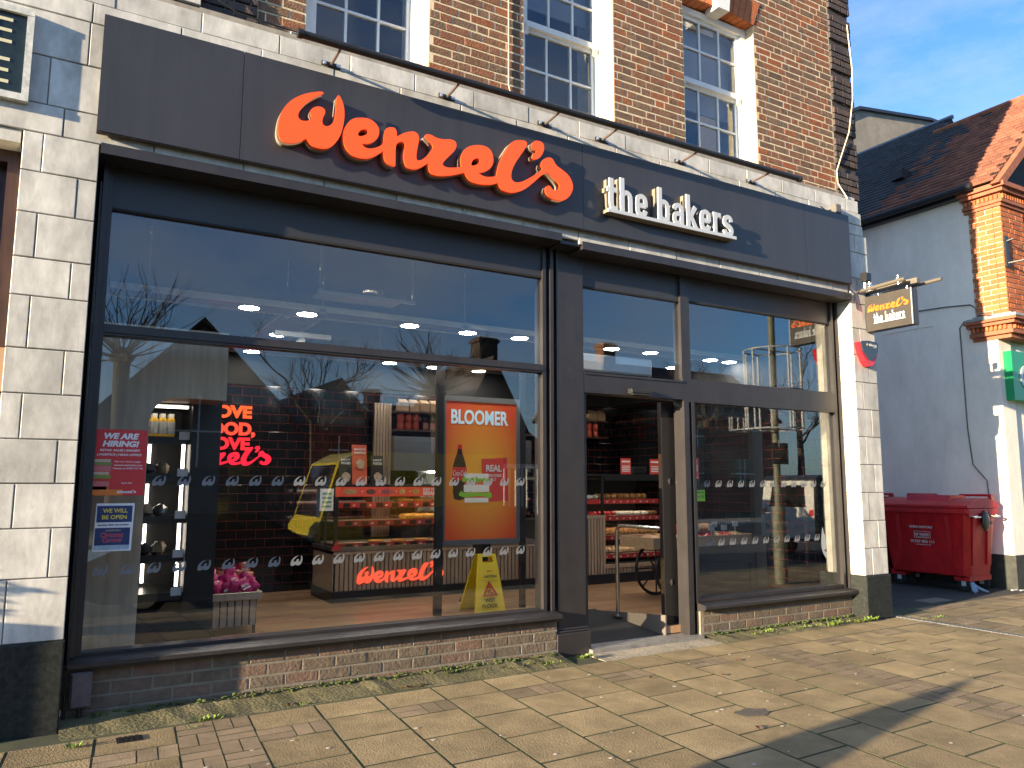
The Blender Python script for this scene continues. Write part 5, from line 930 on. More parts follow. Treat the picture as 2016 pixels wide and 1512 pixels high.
J = [((px, py, 0.98), 0.12, 0.10), ((px, py, 1.2), 0.12, 0.10), ((px, py, 1.42), 0.15, 0.10), ((px, py, 1.52), 0.06), ((px, py, 1.58), 0.055), ((px-.01, py, 1.68), 0.085, 0.09), ((px-.01, py, 1.76), 0.08),
     ((px+.02, py-.10, 0.92), 0.085), ((px-.05, py-.10, 0.52), 0.06), ((px-.12, py-.10, 0.12), 0.042), ((px-.24, py-.11, 0.085), 0.035),
     ((px+.02, py+.10, 0.92), 0.085), ((px+.03, py+.10, 0.52), 0.06), ((px+.16, py+.10, 0.14), 0.042), ((px+.05, py+.10, 0.085), 0.035),
     ((px, py-.19, 1.42), 0.055), ((px+.02, py-.24, 1.14), 0.042), ((px-.08, py-.24, 0.92), 0.03), ((px-.11, py-.24, 0.86), 0.032),
     ((px, py+.19, 1.42), 0.055), ((px+.02, py+.24, 1.14), 0.042), ((px-.06, py+.24, 0.92), 0.03), ((px-.08, py+.24, 0.86), 0.032)]
E_ = [(0,1),(1,2),(2,3),(3,4),(4,5),(5,6),(0,7),(7,8),(8,9),(9,10),(0,11),(11,12),(12,13),(13,14),(2,15),(15,16),(16,17),(17,18),(2,19),(19,20),(20,21),(21,22)]
for s_, b0 in ((-1, 18), (1, 22)):
    hx, hy, hz = J[b0][0]
    for fi, (dx, ln) in enumerate(((-.022, .07), (-.008, .08), (.007, .075), (.02, .06))):
        a = len(J); J += [((hx+dx*0.9, hy, hz-.035), 0.009), ((hx+dx, hy-s_*0.004, hz-.035-ln*.5), 0.0085), ((hx+dx-.012, hy-s_*0.02, hz-.035-ln), 0.007)]; E_ += [(b0, a), (a, a+1), (a+1, a+2)]
    a = len(J); J += [((hx-.035, hy-s_*.01, hz-.01), 0.01), ((hx-.045, hy-s_*.02, hz-.045), 0.008)]; E_ += [(b0, a), (a, a+1)]
pe = skin_mesh('person', J, E_, None, skin, 1, loc=(px, py, pz)); put(pe, 'person in black trousers and dark sneakers, mostly hidden behind the orange poster', 'person')
def grow(idx, k, extra): return [(J[i][0], J[i][1]*k+extra, (J[i][2] if len(J[i]) > 2 else J[i][1])*k+extra) for i in idx]
def sub_e(idx): mp_ = {v: i for i, v in enumerate(idx)}; return [(mp_[a], mp_[b]) for a, b in E_ if a in mp_ and b in mp_]
ti = [0, 7, 8, 9, 11, 12, 13]; skin_mesh('trousers', grow(ti, 1.1, 0.012), sub_e(ti), pe, trouser); ci = [0, 1, 2, 15, 16, 17, 19, 20, 21]; skin_mesh('coat', grow(ci, 1.1, 0.014), sub_e(ci), pe, coat)
b_ = MB(); b_.blob((px+.012, py, 1.755), 0.095, 0.098, 0.075, 14); b_.build('hair', M('brown_hair', (0.06, 0.03, 0.02), 0.7), pe, True)
for (sx_, sy_2) in ((px-.21, py-.11), (px+.08, py+.10)):
    b_ = MB(); b_.blob((sx_, sy_2, 0.095), 0.14, 0.05, 0.045, 12); so_ = b_.build('sneaker', M('sneaker_black', (0.02, 0.02, 0.022), 0.7), pe, True); b_ = MB(); b_.lathe((sx_, sy_2, 0.051), [(0.14, 0), (0.145, 0.012), (0.14, 0.026)], 18, 'z', 1, 0.36); b_.build('sole', M('sole_white', (0.5, 0.5, 0.48), 0.6), so_, True)
b_ = MB(); b_.blob((px-.095, py, 1.665), 0.016, 0.014, 0.02, 8); b_.build('nose', skin, pe, True)
# ================================================================ ground
G = -0.07
asph = M('asphalt', (0.05, 0.05, 0.052), 0.9, var=0.35, vs=9, bump=0.5, bs=120)
b_ = MB(); b_.box(-400, 500, -500, 400, -1.1, -0.75); b_.build('ground', M('far_ground', (0.07, 0.075, 0.05), 0.95, var=0.4, vs=0.3), kind='structure')
b_ = MB(); b_.box(-120, 160, -15.85, -6.3, -0.7, -0.52); b_.build('road', asph, kind='structure')
b_ = MB(); b_.box(-60, 100, -19, -15.9, -0.7, -0.08); b_.build('far_pavement', M('far_paving', (0.22, 0.2, 0.17), 0.9, var=0.2, vs=3), kind='structure')
b_ = MB(); b_.box(-120, 160, -120, -19.02, -0.7, -0.1); b_.build('far_green', M('grass_green', (0.035, 0.05, 0.015), 0.95, var=0.4, vs=2), kind='structure')
b_ = MB(); b_.prism([(-60, -4.25, -0.7), (-60, -4.25, G-0.004), (-60, -6.15, -0.40), (-60, -6.15, -0.7)], (160, 0, 0)); b_.build('grass_verge', M('verge_grass', (0.03, 0.042, 0.013), 0.95, col2=(0.06, 0.06, 0.025), vs=6, bump=0.8, bs=60), kind='structure')
b_ = MB(); b_.bbox(-60, 100, -6.29, -6.152, -0.7, -0.395, 0.012); b_.build('kerb', M('kerb_stone', (0.3, 0.28, 0.25), 0.85, var=0.2, vs=6), kind='structure')
joint_m = M('joint_soil_shade', (0.035, 0.032, 0.022), 0.95, col2=(0.06, 0.075, 0.025), vs=5)
b_ = MB(); b_.box(-60, 100, -4.245, 0.13, -0.29, G-0.0035); b_.build('pavement_bed', joint_m, kind='structure')
slab_m = M('concrete_slab', (0.285, 0.213, 0.116), 0.85, var=0.26, vs=4.0, bump=0.7, bs=90, island=0.18, spec=0.25, wear=0.3, ws=(1.3, 1.3, 1.3))
sett_m = M('clay_sett', (0.225, 0.165, 0.105), 0.85, var=0.22, vs=7, bump=0.5, bs=110, island=0.2, spec=0.25)
sl_, se_ = MB(), MB(); rg = random.Random(11); TX = 0.0786
def piece(mb, x0, x1, s0, s1, g=0.009):
    """one paving unit; x along the row, s the distance out from the wall; columns lean a little"""
    def w(x, s, z): sh_ = 0.026*(x-4.2); return (x - TX*(s-0.34), -s + sh_*(1 if s > 0.1 else 1), z)
    t = [rg.uniform(-0.0014, 0.0014) for _ in range(4)]; b = 0.0; zt = G
    inner = [w(x0+g+b, s0+g+b, zt+t[0]), w(x1-g-b, s0+g+b, zt+t[1]), w(x1-g-b, s1-g-b, zt+t[2]), w(x0+g+b, s1-g-b, zt+t[3])]
    outer = [w(x0+g, s0+g, zt+t[0]-b), w(x1-g, s0+g, zt+t[1]-b), w(x1-g, s1-g, zt+t[2]-b), w(x0+g, s1-g, zt+t[3]-b)]
    low = [(p[0], p[1], zt-0.05) for p in outer]
    mb.add(inner, [(0,1,2,3)]); mb.cur = 1; mb.add(inner+low, [(i+4, (i+1) % 4+4, (i+1) % 4, i) for i in range(4)]); mb.cur = 0      # edge colour darkened for soil and joint shade
def setts(x0, x1, s0, s1, flip=False):
    xm, sm = (x0+x1)/2, (s0+s1)/2
    if flip:
        piece(se_, x0, (x0+xm)/2, s0, s1, 0.004); piece(se_, (x0+xm)/2, xm, s0, s1, 0.004); piece(se_, xm, x1, s0, sm, 0.004); piece(se_, xm, x1, sm, s1, 0.004)
    else:
        piece(se_, x0, xm, s0, sm, 0.004); piece(se_, x0, xm, sm, s1, 0.004); piece(se_, xm, (xm+x1)/2, s0, s1, 0.004); piece(se_, (xm+x1)/2, x1, s0, s1, 0.004)
PX, PS = 0.443, 0.465
for k in range(-9, 34):
    x0 = 2.973 + PX*k; x1 = x0 + PX
    if k in (6, 13, -5):
        s = 0.34
        if k == 6: piece(sl_, x0, x1, 0.345, 0.70); s = 0.70
        i = 0
        while s < 4.05: setts(x0, x1, s, s+0.232, i % 2 == 1); s += 0.232; i += 1
        continue
    piece(sl_, x0, x1, 0.34, 0.70)
    s = 0.70
    if k % 2 == 0: setts(x0, x1, s, s+0.225); s += 0.225
    while s < 3.85: piece(sl_, x0, x1, s, s+PS); s += PS
    if x0 > 8.4: setts(x0, x1, 0.1, 0.34)
sl_.build('pavement', [slab_m, joint_m], kind='structure'); se_.build('sett_paving', [sett_m, joint_m], kind='structure')
fil_m = M('mossy_concrete', (0.05, 0.05, 0.018), 0.95, col2=(0.19, 0.16, 0.08), vs=3.2, bump=0.9, bs=45)
rg = random.Random(4); b_ = MB()
def fillet(x0, x1, zw, y1=-0.335):
    n = int((x1-x0)/0.1); vs = []; fs = []
    for i in range(n+1):
        x = x0+(x1-x0)*i/n; j = rg.uniform(-.006, .006); e = 0.02*(x-4.2)
        vs += [(x, -0.02, zw+j), (x, -0.14+rg.uniform(-.02, .02), zw*0.35-0.035+rg.uniform(-.008, .008)), (x, y1+e+rg.uniform(-.015, .015), G-0.004+rg.uniform(-.004, .003)), (x, y1+e-0.01, G-0.03)]
    for i in range(n):
        for j in range(3): fs.append((i*4+j, i*4+j+1, i*4+4+j+1, i*4+4+j))
    b_.add(vs, fs)
fillet(0.125, 3.92, -0.025); fillet(5.63, 7.97, -0.035); b_.build('wall_fillet', fil_m, kind='structure')
b_ = MB()
n = 14
for i in range(n):
    x = 4.2+1.45*i/n; b_.hexa([(x, -0.36, G-0.03), (x+1.45/n, -0.36, G-0.03), (x+1.45/n, -0.05, G-0.03), (x, -0.05, G-0.03), (x, -0.35+rg.uniform(-.02, .02), G-0.002), (x+1.45/n, -0.35, G-0.002), (x+1.45/n, -0.05, G+0.012), (x, -0.05, G+0.012)])
b_.build('door_apron', M('old_mortar_apron', (0.3, 0.255, 0.19), 0.95, var=0.3, vs=8, bump=0.9, bs=40), kind='structure')
b_ = MB(); b_.box(8.38, 12.2, -0.10, 14, -0.29, G-0.006); b_.build('alley_tarmac', M('dark_tarmac', (0.035, 0.034, 0.032), 0.95, var=0.4, vs=7, bump=0.7, bs=70), kind='structure')
dr = MB(); dr.box(8.47, 8.56, -1.7, -0.15, G-0.02, G+0.0045)
for i in range(30): dr.box(8.475, 8.555, -1.68+0.05*i, -1.655+0.05*i, G+0.0045, G+0.008)
dr.build('drain_channel', M('channel_grey', (0.13, 0.13, 0.13), 0.6, var=0.3, vs=20), None, label='narrow grey slotted drain channel crossing the pavement beside the right pier', cat='drain')
b_ = MB(); b_.box(9.85, 10.35, 0.22, 0.46, G-0.006, G+0.002); b_.build('access_cover', M('cover_concrete', (0.16, 0.145, 0.12), 0.8, var=0.3, vs=20), None, label='pale rectangular access cover set in the alley tarmac', cat='cover')
gt = MB(); gt.box(0.42, 0.56, -0.62, -0.52, G+0.001, G+0.006)
for i in range(4): gt.box(0.43+0.03*i, 0.45+0.03*i, -0.615, -0.525, G+0.006, G+0.010)
gt.build('gully_grate', black_m, None, label='broken little black drain grate in the pavement by the left pier', cat='drain')

# weeds and leaves
weed_m = M('weed_green', (0.10, 0.17, 0.02), 0.6, col2=(0.19, 0.24, 0.04), vs=30); moss_m = M('dark_moss', (0.035, 0.055, 0.012), 0.9, col2=(0.08, 0.1, 0.02), vs=40)
def weed(x, y, z, n, h, sprd, lab, m=weed_m, seed=0):
    r = random.Random(seed); b = MB()
    for i in range(n):
        a = r.uniform(0, 6.28); d = r.uniform(0, sprd); c = Vector((x+d*math.cos(a)*2.2, y+d*math.sin(a)*0.6, z)); t = Vector((math.cos(a), math.sin(a), r.uniform(0.5, 1.6))).normalized()*h*r.uniform(0.4, 1); s_ = t.cross(Vector((0, 0, 1))).normalized()*h*0.17
        b.add([c, c+t*0.5+s_, c+t, c+t*0.5-s_], [(0, 1, 2, 3)])
    return b.build('weed', m, None, False, lab, 'weed', loc=(x, y, z))
for i, (x, y, n, h, s_, lab) in enumerate(((0.20, -0.58, 16, 0.05, 0.03, 'bright weed in the paving joint below the black granite plinth'), (0.92, -0.40, 26, 0.05, 0.06, 'weed tuft at the slab edge just right of the broken grate'), (0.86, -0.52, 10, 0.03, 0.03, 'tiny weed in the joint under the slab edge, right of the grate'), (1.62, -0.36, 14, 0.035, 0.03, 'small green weed at the foot of the riser below the crisp planter'),
      (2.86, -0.13, 90, 0.04, 0.09, 'dark leafy creeping plant along the base of the riser below the counter logo'), (3.45, -0.20, 50, 0.03, 0.12, 'low moss and weed strip on the fillet left of the pilaster'), (4.05, -0.24, 40, 0.06, 0.04, 'bright green weed tuft at the pilaster foot'), (3.7, -0.26, 20, 0.03, 0.06, 'small weed patch on the fillet just before the pilaster'),
      (6.3, -0.20, 30, 0.05, 0.10, 'weed patch on the left of the right hand fillet'), (6.85, -0.22, 40, 0.035, 0.14, 'weed patch in the middle of the right hand fillet'), (7.4, -0.24, 60, 0.055, 0.14, 'tallest weed patch, toward the right of the right hand fillet'), (7.85, -0.27, 60, 0.055, 0.09, 'weed patch against the granite foot of the right pier'), (8.75, -0.5, 30, 0.04, 0.1, 'thin weeds growing beside the drain channel'), (11.9, 0.75, 70, 0.12, 0.12, 'leafy plant growing against the white wall behind the bin wheel'))):
    weed(x, y, -0.05 if 0.125 < x < 8 and y > -0.3 else G, n, h, s_, lab, weed_m if i not in (4, 5, 13) else moss_m, i)
b_ = MB(); r = random.Random(9)
for i in range(420):
    x = r.choice((r.uniform(0.3, 3.9), r.uniform(5.7, 7.9))); b_.blob((x, -0.055+r.uniform(-.05, .005), -0.03+r.uniform(-.012, .015)), r.uniform(.008, .02), .012, r.uniform(.004, .012), 6, 0.3, i)
b_.build('moss', moss_m, None, True, 'dark green moss clumps along the foot of both brick risers', 'moss', kind='stuff')
leaf_m = M('dead_leaf', (0.12, 0.055, 0.025), 0.8, var=0.4, vs=40)
for i, (x, y) in enumerate(((2.35, -0.30), (2.42, -0.34), (2.50, -0.31), (4.15, -1.0), (4.7, -1.22), (3.9, -2.3), (5.2, -0.9), (1.5, -0.33), (9.9, -0.4))):
    b_ = MB(); a = r.uniform(0, 6.28); u_, v_ = Vector((math.cos(a), math.sin(a), 0)), Vector((-math.sin(a), math.cos(a), 0)); c = Vector((x, y, G+0.006)); L_ = r.uniform(.02, .045)
    b_.add([c-u_*L_, c-v_*L_*.45+Vector((0, 0, .01)), c+u_*L_, c+v_*L_*.45+Vector((0, 0, .012)), c+Vector((0, 0, .002))], [(0, 1, 4), (1, 2, 4), (2, 3, 4), (3, 0, 4)]); b_.build('dead_leaf', leaf_m, None, False, 'curled dead brown leaf lying on the pavement', 'leaf', 'dead leaves on the pavement')
gum = M('gum_spot', (0.5, 0.45, 0.38), 0.9); drk = M('damp_stain', (0.10, 0.085, 0.065), 0.7, var=0.3, vs=20)
b_ = MB()
for i in range(90):
    x, y = r.uniform(0.5, 9), r.uniform(-3.2, -0.5); q = r.uniform(.006, .018); b_.lathe((x, y, G+0.0035), [(q, 0), (q*0.9, 0.001)], 8, 'z', 1, r.uniform(.5, 1))
b_.build('pavement_spots', gum, kind='structure')
b_ = MB(); c = (4.12, -2.05)
ring = [(c[0]+(0.13+r.uniform(-.02, .02))*math.cos(a), c[1]+(0.085+r.uniform(-.015, .015))*math.sin(a), G+0.0042) for a in [i*6.283/20 for i in range(20)]]
b_.prism(ring, (0, 0, 0.0008)); b_.build('pavement_stain', drk, kind='structure')

# ================================================================ right hand building
orange_b = brick_mat('orange_brick', [(0.42, 0.12, 0.045), (0.5, 0.16, 0.06), (0.36, 0.1, 0.04), (0.48, 0.14, 0.05)], stain=0.2)
rend_m = M('white_render', (0.88, 0.80, 0.70), 0.8, var=0.06, vs=1.2, bump=0.3, bs=14, wear=0.16, ws=(1.5, 1.5, 0.6)); terr = M('terracotta', (0.30, 0.10, 0.05), 0.75, var=0.25, vs=9)
lead = M('lead_grey', (0.28, 0.28, 0.28), 0.6, var=0.2, vs=10)
XW = 12.15
rbld = empty('white_building', (15, 4, G), 'white rendered building with orange brick trim and tiled roof across the alley', 'building')
b_ = MB(); b_.box(XW, 17, 0.62, 12, 0.42, 6.05); b_.box(XW, XW+0.35, 0.32, 0.62, 0.42, 3.62); b_.box(XW+0.35, 17, 0.36, 0.62, 0.42, 3.62); b_.build('rendered_wall', rend_m, rbld)
b_ = MB(); b_.box(XW-0.025, 17, 0.295, 12, -0.15, 0.42); b_.build('black_plinth', M('black_plinth', (0.03, 0.032, 0.028), 0.7, var=0.5, vs=8), rbld)
b_ = MB(); bricks(b_, 0.14, 0.62, 4.0, 5.75, XW-0.004, dep=0.08, L=0.235, H=0.079, ax='y', bond='stretcher', seed=61); bricks(b_, XW+0.004, XW+0.66, 4.0, 5.75, 0.135, dep=0.12, L=0.235, H=0.079, seed=62); bricks(b_, XW+0.66, 17, 4.0, 5.95, 0.24, dep=0.12, L=0.235, H=0.079, seed=63)
b_.build('brick_pilaster', orange_b, rbld)
b_ = MB(); b_.box(XW+0.006, 17, 0.25, 0.615, 3.98, 6.0); b_.box(XW+0.006, XW+0.65, 0.145, 0.26, 3.98, 5.78); b_.build('brick_mortar', M('pale_mortar', (0.55, 0.46, 0.33), 0.9), rbld)
def corn(z, hs, tag_):
    b = MB()
    for (o_, z0, z1) in hs: b.box(XW-o_, XW+0.68, 0.14-o_, 0.66+o_*0.3, z+z0, z+z1); b.box(XW+0.68, 17, 0.25-o_, 0.6, z+z0, z+z1)
    b.build(tag_, terr, rbld)
corn(5.66, ((0.03, 0, 0.05), (0.06, 0.05, 0.1), (0.03, 0.1, 0.2), (0.10, 0.2, 0.26), (0.15, 0.26, 0.33)), 'upper_cornice')
corn(3.62, ((0.03, 0, 0.06), (0.09, 0.06, 0.12), (0.06, 0.12, 0.2), (0.14, 0.2, 0.25), (0.19, 0.25, 0.29)), 'lower_cornice')
for z, o_ in ((5.765, 0.055), (3.75, 0.085)):
    b_ = MB()
    for i in range(8): b_.box(XW-o_-0.012, XW-0.02, 0.14+0.065*i, 0.175+0.065*i, z, z+0.07)
    for i in range(10): b_.box(XW-0.02+0.07*i, XW+0.018+0.07*i, 0.14-o_-0.012, 0.14, z, z+0.07)
    b_.build('dentils', orange_b, rbld)
b_ = MB(); b_.box(XW-0.2, 17, -0.06, 0.66, 3.911, 3.95); b_.box(XW-0.05, XW+0.5, 0.08, 0.64, 3.95, 4.0); b_.build('lead_capping', lead, rbld)
# roof: courses of separate tiles, dark slate toward the back, red clay toward the street
slate, clay = MB(), MB(); rg = random.Random(31); NC = 24; xe, ze, xr, zr = 11.98, 6.03, 14.5, 8.27
for c in range(NC+5):
    t0, t1 = c/NC, (c+1.25)/NC; z_b = 0.036
    ya, yb = (0.12 if c < NC else 2.3), 7.6; y = ya + (0.09 if c % 2 else 0)
    while y < yb:
        e = min(y+0.178, yb); mb = slate if y + rg.uniform(-.5, .5) > 1.75 else clay
        p0, p1 = (xe+(xr-xe)*t0, ze+(zr-ze)*t0), (xe+(xr-xe)*t1, ze+(zr-ze)*t1); k = rg.uniform(0, .008)
        mb.hexa([(p0[0], y, p0[1]), (p0[0], e-.006, p0[1]), (p1[0], e-.006, p1[1]), (p1[0], y, p1[1]), (p0[0]-.012, y, p0[1]+z_b+k), (p0[0]-.012, e-.006, p0[1]+z_b+k), (p1[0], e-.006, p1[1]+.006), (p1[0], y, p1[1]+.006)])
        y = e
slate.build('slate_roof', M('dark_slate', (0.035, 0.037, 0.042), 0.55, island=0.35, var=0.25, vs=9), rbld)
clay.build('clay_tile_roof', M('red_clay_tile', (0.20, 0.072, 0.042), 0.8, island=0.3, var=0.3, vs=7), rbld)
b_ = MB(); b_.prism([(xe, 0.13, ze-0.01), (17, 0.13, ze-0.01), (xr, 0.13, zr-0.01)], (0, 2.2, 0)); b_.prism([(xe, 2.33, ze-0.01), (17.9, 2.33, ze-0.01), (xr+.5, 2.33, zr+0.44)], (0, 5.3, 0)); b_.build('roof_deck', dark_m, rbld)
b_ = MB(); b_.tube([(xr, 0.1, zr+0.03), (xr, 2.4, zr+0.03)], 0.06, 8); b_.build('ridge_tiles', M('ridge_clay', (0.3, 0.1, 0.05), 0.8, var=0.4, vs=8), rbld)
b_ = MB(); b_.tube([(xr+.53, 2.32, zr+.47), (xr+.53, 7.6, zr+.47)], 0.05, 8); b_.build('ridge_flashing', M('hip_grey', (0.2, 0.22, 0.25), 0.4, 0.3), rbld)
b_ = MB(); b_.prism([(xe+0.1, 0.16, 5.98), (17.1, 0.16, 5.98), (xr, 0.16, zr-0.06)], (0, 0.3, 0)); b_.build('front_gable', orange_b, rbld)
b_ = MB(); b_.prism([(xe-0.06, 0.02, 5.95), (xr, 0.02, zr+0.02), (xr, 0.02, zr-0.16), (xe+0.12, 0.02, 5.95)], (0, 0.13, 0)); b_.build('verge_moulding', terr, rbld)
b_ = MB(); b_.tube([(xe-0.05, 0.55, 6.02), (xe-0.05, 7, 6.0)], 0.055, 10); b_.tube([(xe-0.05, 0.42, 6.02), (xe-0.05, 0.56, 6.02)], 0.062, 10); b_.box(xe+0.04, XW+0.1, 0.7, 7, 5.93, 6.0); b_.build('gutter', black_m, rbld, True)
b_ = MB(); b_.box(12.85, 13.25, 2.1, 2.32, 6.95, 7.12); b_.build('roof_vent', M('vent_slate', (0.03, 0.03, 0.035), 0.5), rbld)
gs = empty('green_shop_sign', (13.5, 0.25, 2.7), 'bright green shop sign board with a white letter on the white building', 'shop sign')
b_ = MB(); b_.box(XW+0.11, 16, 0.20, 0.355, 2.70, 3.44); b_.build('sign_board', M('pharmacy_green', (0.005, 0.20, 0.075), 0.3, emit=0.04), gs); b_ = MB(); text(b_, 'C', (XW+0.30, 0.198, 2.88), 0.36, 0.30, bold=0.02, depth=0.01); b_.build('white_lettering', white_l, gs)
ib = empty('scroll_bracket', (12.4, 0.1, 4.7), 'black wrought iron scroll bracket on the orange brick pilaster', 'bracket')
b_ = MB(); b_.box(12.16, 12.24, 0.105, 0.132, 4.70, 5.18); b_.tube([(12.2, 0.12, 4.76), (12.35, -0.6, 4.78)], 0.016, 6); b_.tube([(12.2, 0.12, 5.1), (12.22, 0.02, 5.12)], 0.014, 6); b_.tube([(12.22, -0.02+-.28*(1-math.cos(a))/2*2*.5-.05, 4.80+0.17*math.sin(a)+0.08) for a in [i*0.35 for i in range(16)]], 0.009, 5)
b_.tube([(12.24, -0.22+0.1*math.cos(a)*(1-i/30), 4.9+0.1*math.sin(a)*(1-i/30)) for i, a in enumerate([k*0.4 for k in range(24)])], 0.008, 5); b_.build('ironwork', black_m, ib, True)
wcab = M('wall_cable_grey', (0.12, 0.12, 0.12), 0.6)
cable('wall_cable', [(XW-0.01, 3.0, 4.25), (XW-0.012, 1.9, 4.30), (XW-0.012, 1.05, 4.26), (XW-0.015, 0.68, 4.22), (XW-0.02, 0.6, 4.15), (XW-0.05, 0.55, 4.02), (XW-0.2, 0.3, 4.0)], 0.010, wcab, 'grey cable crossing the white wall to the brick corner, near the lower cornice')
cable('wall_cable', [(XW-0.03, 0.6, 3.98), (XW-0.012, 0.80, 3.97), (XW-0.012, 0.87, 3.88), (XW-0.012, 0.86, 2.3), (XW-0.012, 0.82, 1.75), (XW-0.03, 0.62, 1.5), (XW-0.03, 0.6, 1.15)], 0.010, wcab, 'dark cable hanging loose down the white wall to the bins')
cable('wall_cable', [(XW-0.006, 2.2, 4.0), (XW-0.006, 1.30, 4.0), (XW-0.006, 1.27, 3.95), (XW-0.006, 1.27, 3.36)], 0.008, rend_m, 'painted-over white cable turned downward on the white wall, nearer the street')
cable('wall_cable', [(XW-0.006, 1.56, 4.3), (XW-0.006, 1.56, 3.50), (XW-0.006, 1.53, 3.46)], 0.008, rend_m, 'painted-over white cable running straight down the white wall, deeper in the alley')
bg_ = empty('concrete_building', (21, 8, 0), 'tall grey rendered gable end rising behind the tiled roof', 'building')
b_ = MB(); b_.prism([(15, 6.5, 0), (24.0, 6.5, 0), (24.0, 6.5, 12.05), (21.45, 6.5, 12.0), (18.14, 6.5, 11.5), (17.4, 6.5, 11.1), (15, 6.5, 10.2)], (0, 5, 0)); b_.build('gable_wall', M('grey_render', (0.24, 0.215, 0.18), 0.9, var=0.25, vs=2.5, bump=0.4, bs=12), bg_)
b_ = MB(); b_.prism([(17.3, 6.42, 11.09), (18.14, 6.42, 11.5), (21.45, 6.42, 12.0), (24.05, 6.42, 12.05), (24.05, 6.42, 12.12), (21.4, 6.42, 12.075), (18.1, 6.42, 11.575), (17.25, 6.42, 11.17)], (0, 5.2, 0)); b_.build('roof_edge', black_m, bg_)

# ---- wheelie bins
red_bin = M('red_bin_plastic', (0.52, 0.014, 0.018), 0.34, var=0.12, vs=6, wear=0.3, ws=(6, 6, 2)); bin_gr = M('bin_dark_plastic', (0.025, 0.03, 0.03), 0.4); tyre = M('rubber', (0.015, 0.015, 0.015), 0.8)
wb = empty('waste_bin', (11.55, 1.15, G), 'large red four wheeled waste bin with white lettering, nearest the street', 'bin')
bx0, bx1, by0, by1 = 11.17, 11.93, 0.42, 1.78
b_ = MB()
def ring(i, z, r_=0.05): return [(bx0+i+r_, by0+i, z), (bx1-i-r_, by0+i, z), (bx1-i, by0+i+r_, z), (bx1-i, by1-i-r_, z), (bx1-i-r_, by1-i, z), (bx0+i+r_, by1-i, z), (bx0+i, by1-i-r_, z), (bx0+i, by0+i+r_, z)]
vs = []; lv = [(0.10, 0.13, .08), (0.075, 0.15, .08), (0.06, 0.32, .07), (0.005, 1.02, .05), (0.0, 1.03, .05), (-0.025, 1.035, .04), (-0.025, 1.10, .04), (0.0, 1.105, .04)]
for i_, z_, r_ in lv: vs += ring(i_, z_, r_)
fs = [(a*8+j, a*8+(j+1) % 8, a*8+8+(j+1) % 8, a*8+8+j) for a in range(len(lv)-1) for j in range(8)] + [tuple(range(8))[::-1], tuple((len(lv)-1)*8+j for j in range(8))]
b_.add(vs, fs)
for y in (0.72, 1.48): b_.prism([(bx0+0.058, y-.03, 0.3), (bx0+0.058, y+.03, 0.3), (bx0+0.008, y+.03, 0.98), (bx0+0.008, y-.03, 0.98)], (-0.012, 0, 0))
for x in (11.35, 11.72): b_.prism([(x-.05, by0+0.055, 0.3), (x+.05, by0+0.055, 0.3), (x+.05, by0+0.006, 0.98), (x-.05, by0+0.006, 0.98)], (0, -0.018, 0))
b_.box(bx0+0.1, bx1-0.1, by0+0.08, by0+0.3, 0.08, 0.15); b_.box(bx0+0.1, bx1-0.1, by1-0.3, by1-0.08, 0.08, 0.15); b_.build('bin_body', red_bin, wb, True)
b_ = MB(); prof = [(bx0-0.03, 1.11), (bx0-0.03, 1.145), (bx0+0.1, 1.20), (bx0+0.3, 1.245), (bx1-0.25, 1.245), (bx1-0.05, 1.20), (bx1+0.03, 1.15), (bx1+0.03, 1.11)]
b_.prism([(x, by0-0.03, z) for x, z in prof], (0, by1-by0+0.06, 0)); b_.prism([(bx0+0.12, 0.75, 1.2), (bx0+0.2, 0.75, 1.285), (bx1-0.2, 0.75, 1.285), (bx1-0.12, 0.75, 1.2)], (0, 0.65, 0)); b_.build('bin_lid', red_bin, wb, True)
for y0 in (by0+0.02, by1-0.5):
    b_ = MB(); x = bx1-0.03
    for y in (y0, y0+0.42): b_.prism([(x-0.06, y, 1.15), (x+0.08, y, 1.15), (x+0.02, y, 1.30), (x-0.03, y, 1.30)], (0, 0.05, 0))
    b_.tube([(x, y0, 1.285), (x, y0+0.46, 1.285)], 0.018, 8); b_.build('lid_handle', red_bin, wb, True)
for x in (bx0+0.10, bx1-0.16):
    b_ = MB(); b_.tube([(x-0.06, by0-0.02, 1.0), (x-0.06, by0-0.075, 0.985), (x+0.10, by0-0.075, 0.985), (x+0.10, by0-0.02, 1.0)], 0.014, 8); b_.build('grab_handle', steel_m, wb, True); b_ = MB(); b_.box(x-0.085, x+0.12, by0-0.028, by0+0.01, 0.985, 1.06); b_.build('handle_bracket', red_bin, wb)
b_ = MB(); b_.blob((11.56, by0-0.035, 0.93), 0.075, 0.05, 0.15, 14); b_.box(11.60, 11.68, by0-0.075, by0-0.04, 0.88, 0.92); b_.build('lock_cover', bin_gr, wb, True)
def wheel(x, y):
    b = MB(); b.lathe((x-0.022, y, G+0.1), [(0.0, 0), (0.085, 0), (0.1, 0.012), (0.1, 0.032), (0.085, 0.044), (0, 0.044)], 20, 'x'); w_ = b.build('castor_wheel', tyre, wb, True)
    b = MB(); b.box(x-0.035, x-0.024, y-0.03, y+0.03, G+0.08, 0.13); b.box(x+0.024, x+0.035, y-0.03, y+0.03, G+0.08, 0.13); b.box(x-0.05, x+0.05, y-0.05, y+0.05, 0.12, 0.14); b.build('castor_fork', galv_m, w_)
for x in (bx0+0.15, bx1-0.15):
    for y in (by0+0.18, by1-0.2): wheel(x, y)
def btext(*it):
    for s_, y, z, h_, w_ in it: b = MB(); text(b, s_, (bx0+0.056-(z-0.3)*0.0786-0.012*0-0.006, y, z), h_, w_, (0, -1, 0), Vector((-0.0786, 0, 1)), (-1, 0, 0), bold=0.03, depth=0.002); b.build('lettering', bwm, wb)
bwm = M('bin_white', (0.62, 0.55, 0.52), 0.6)
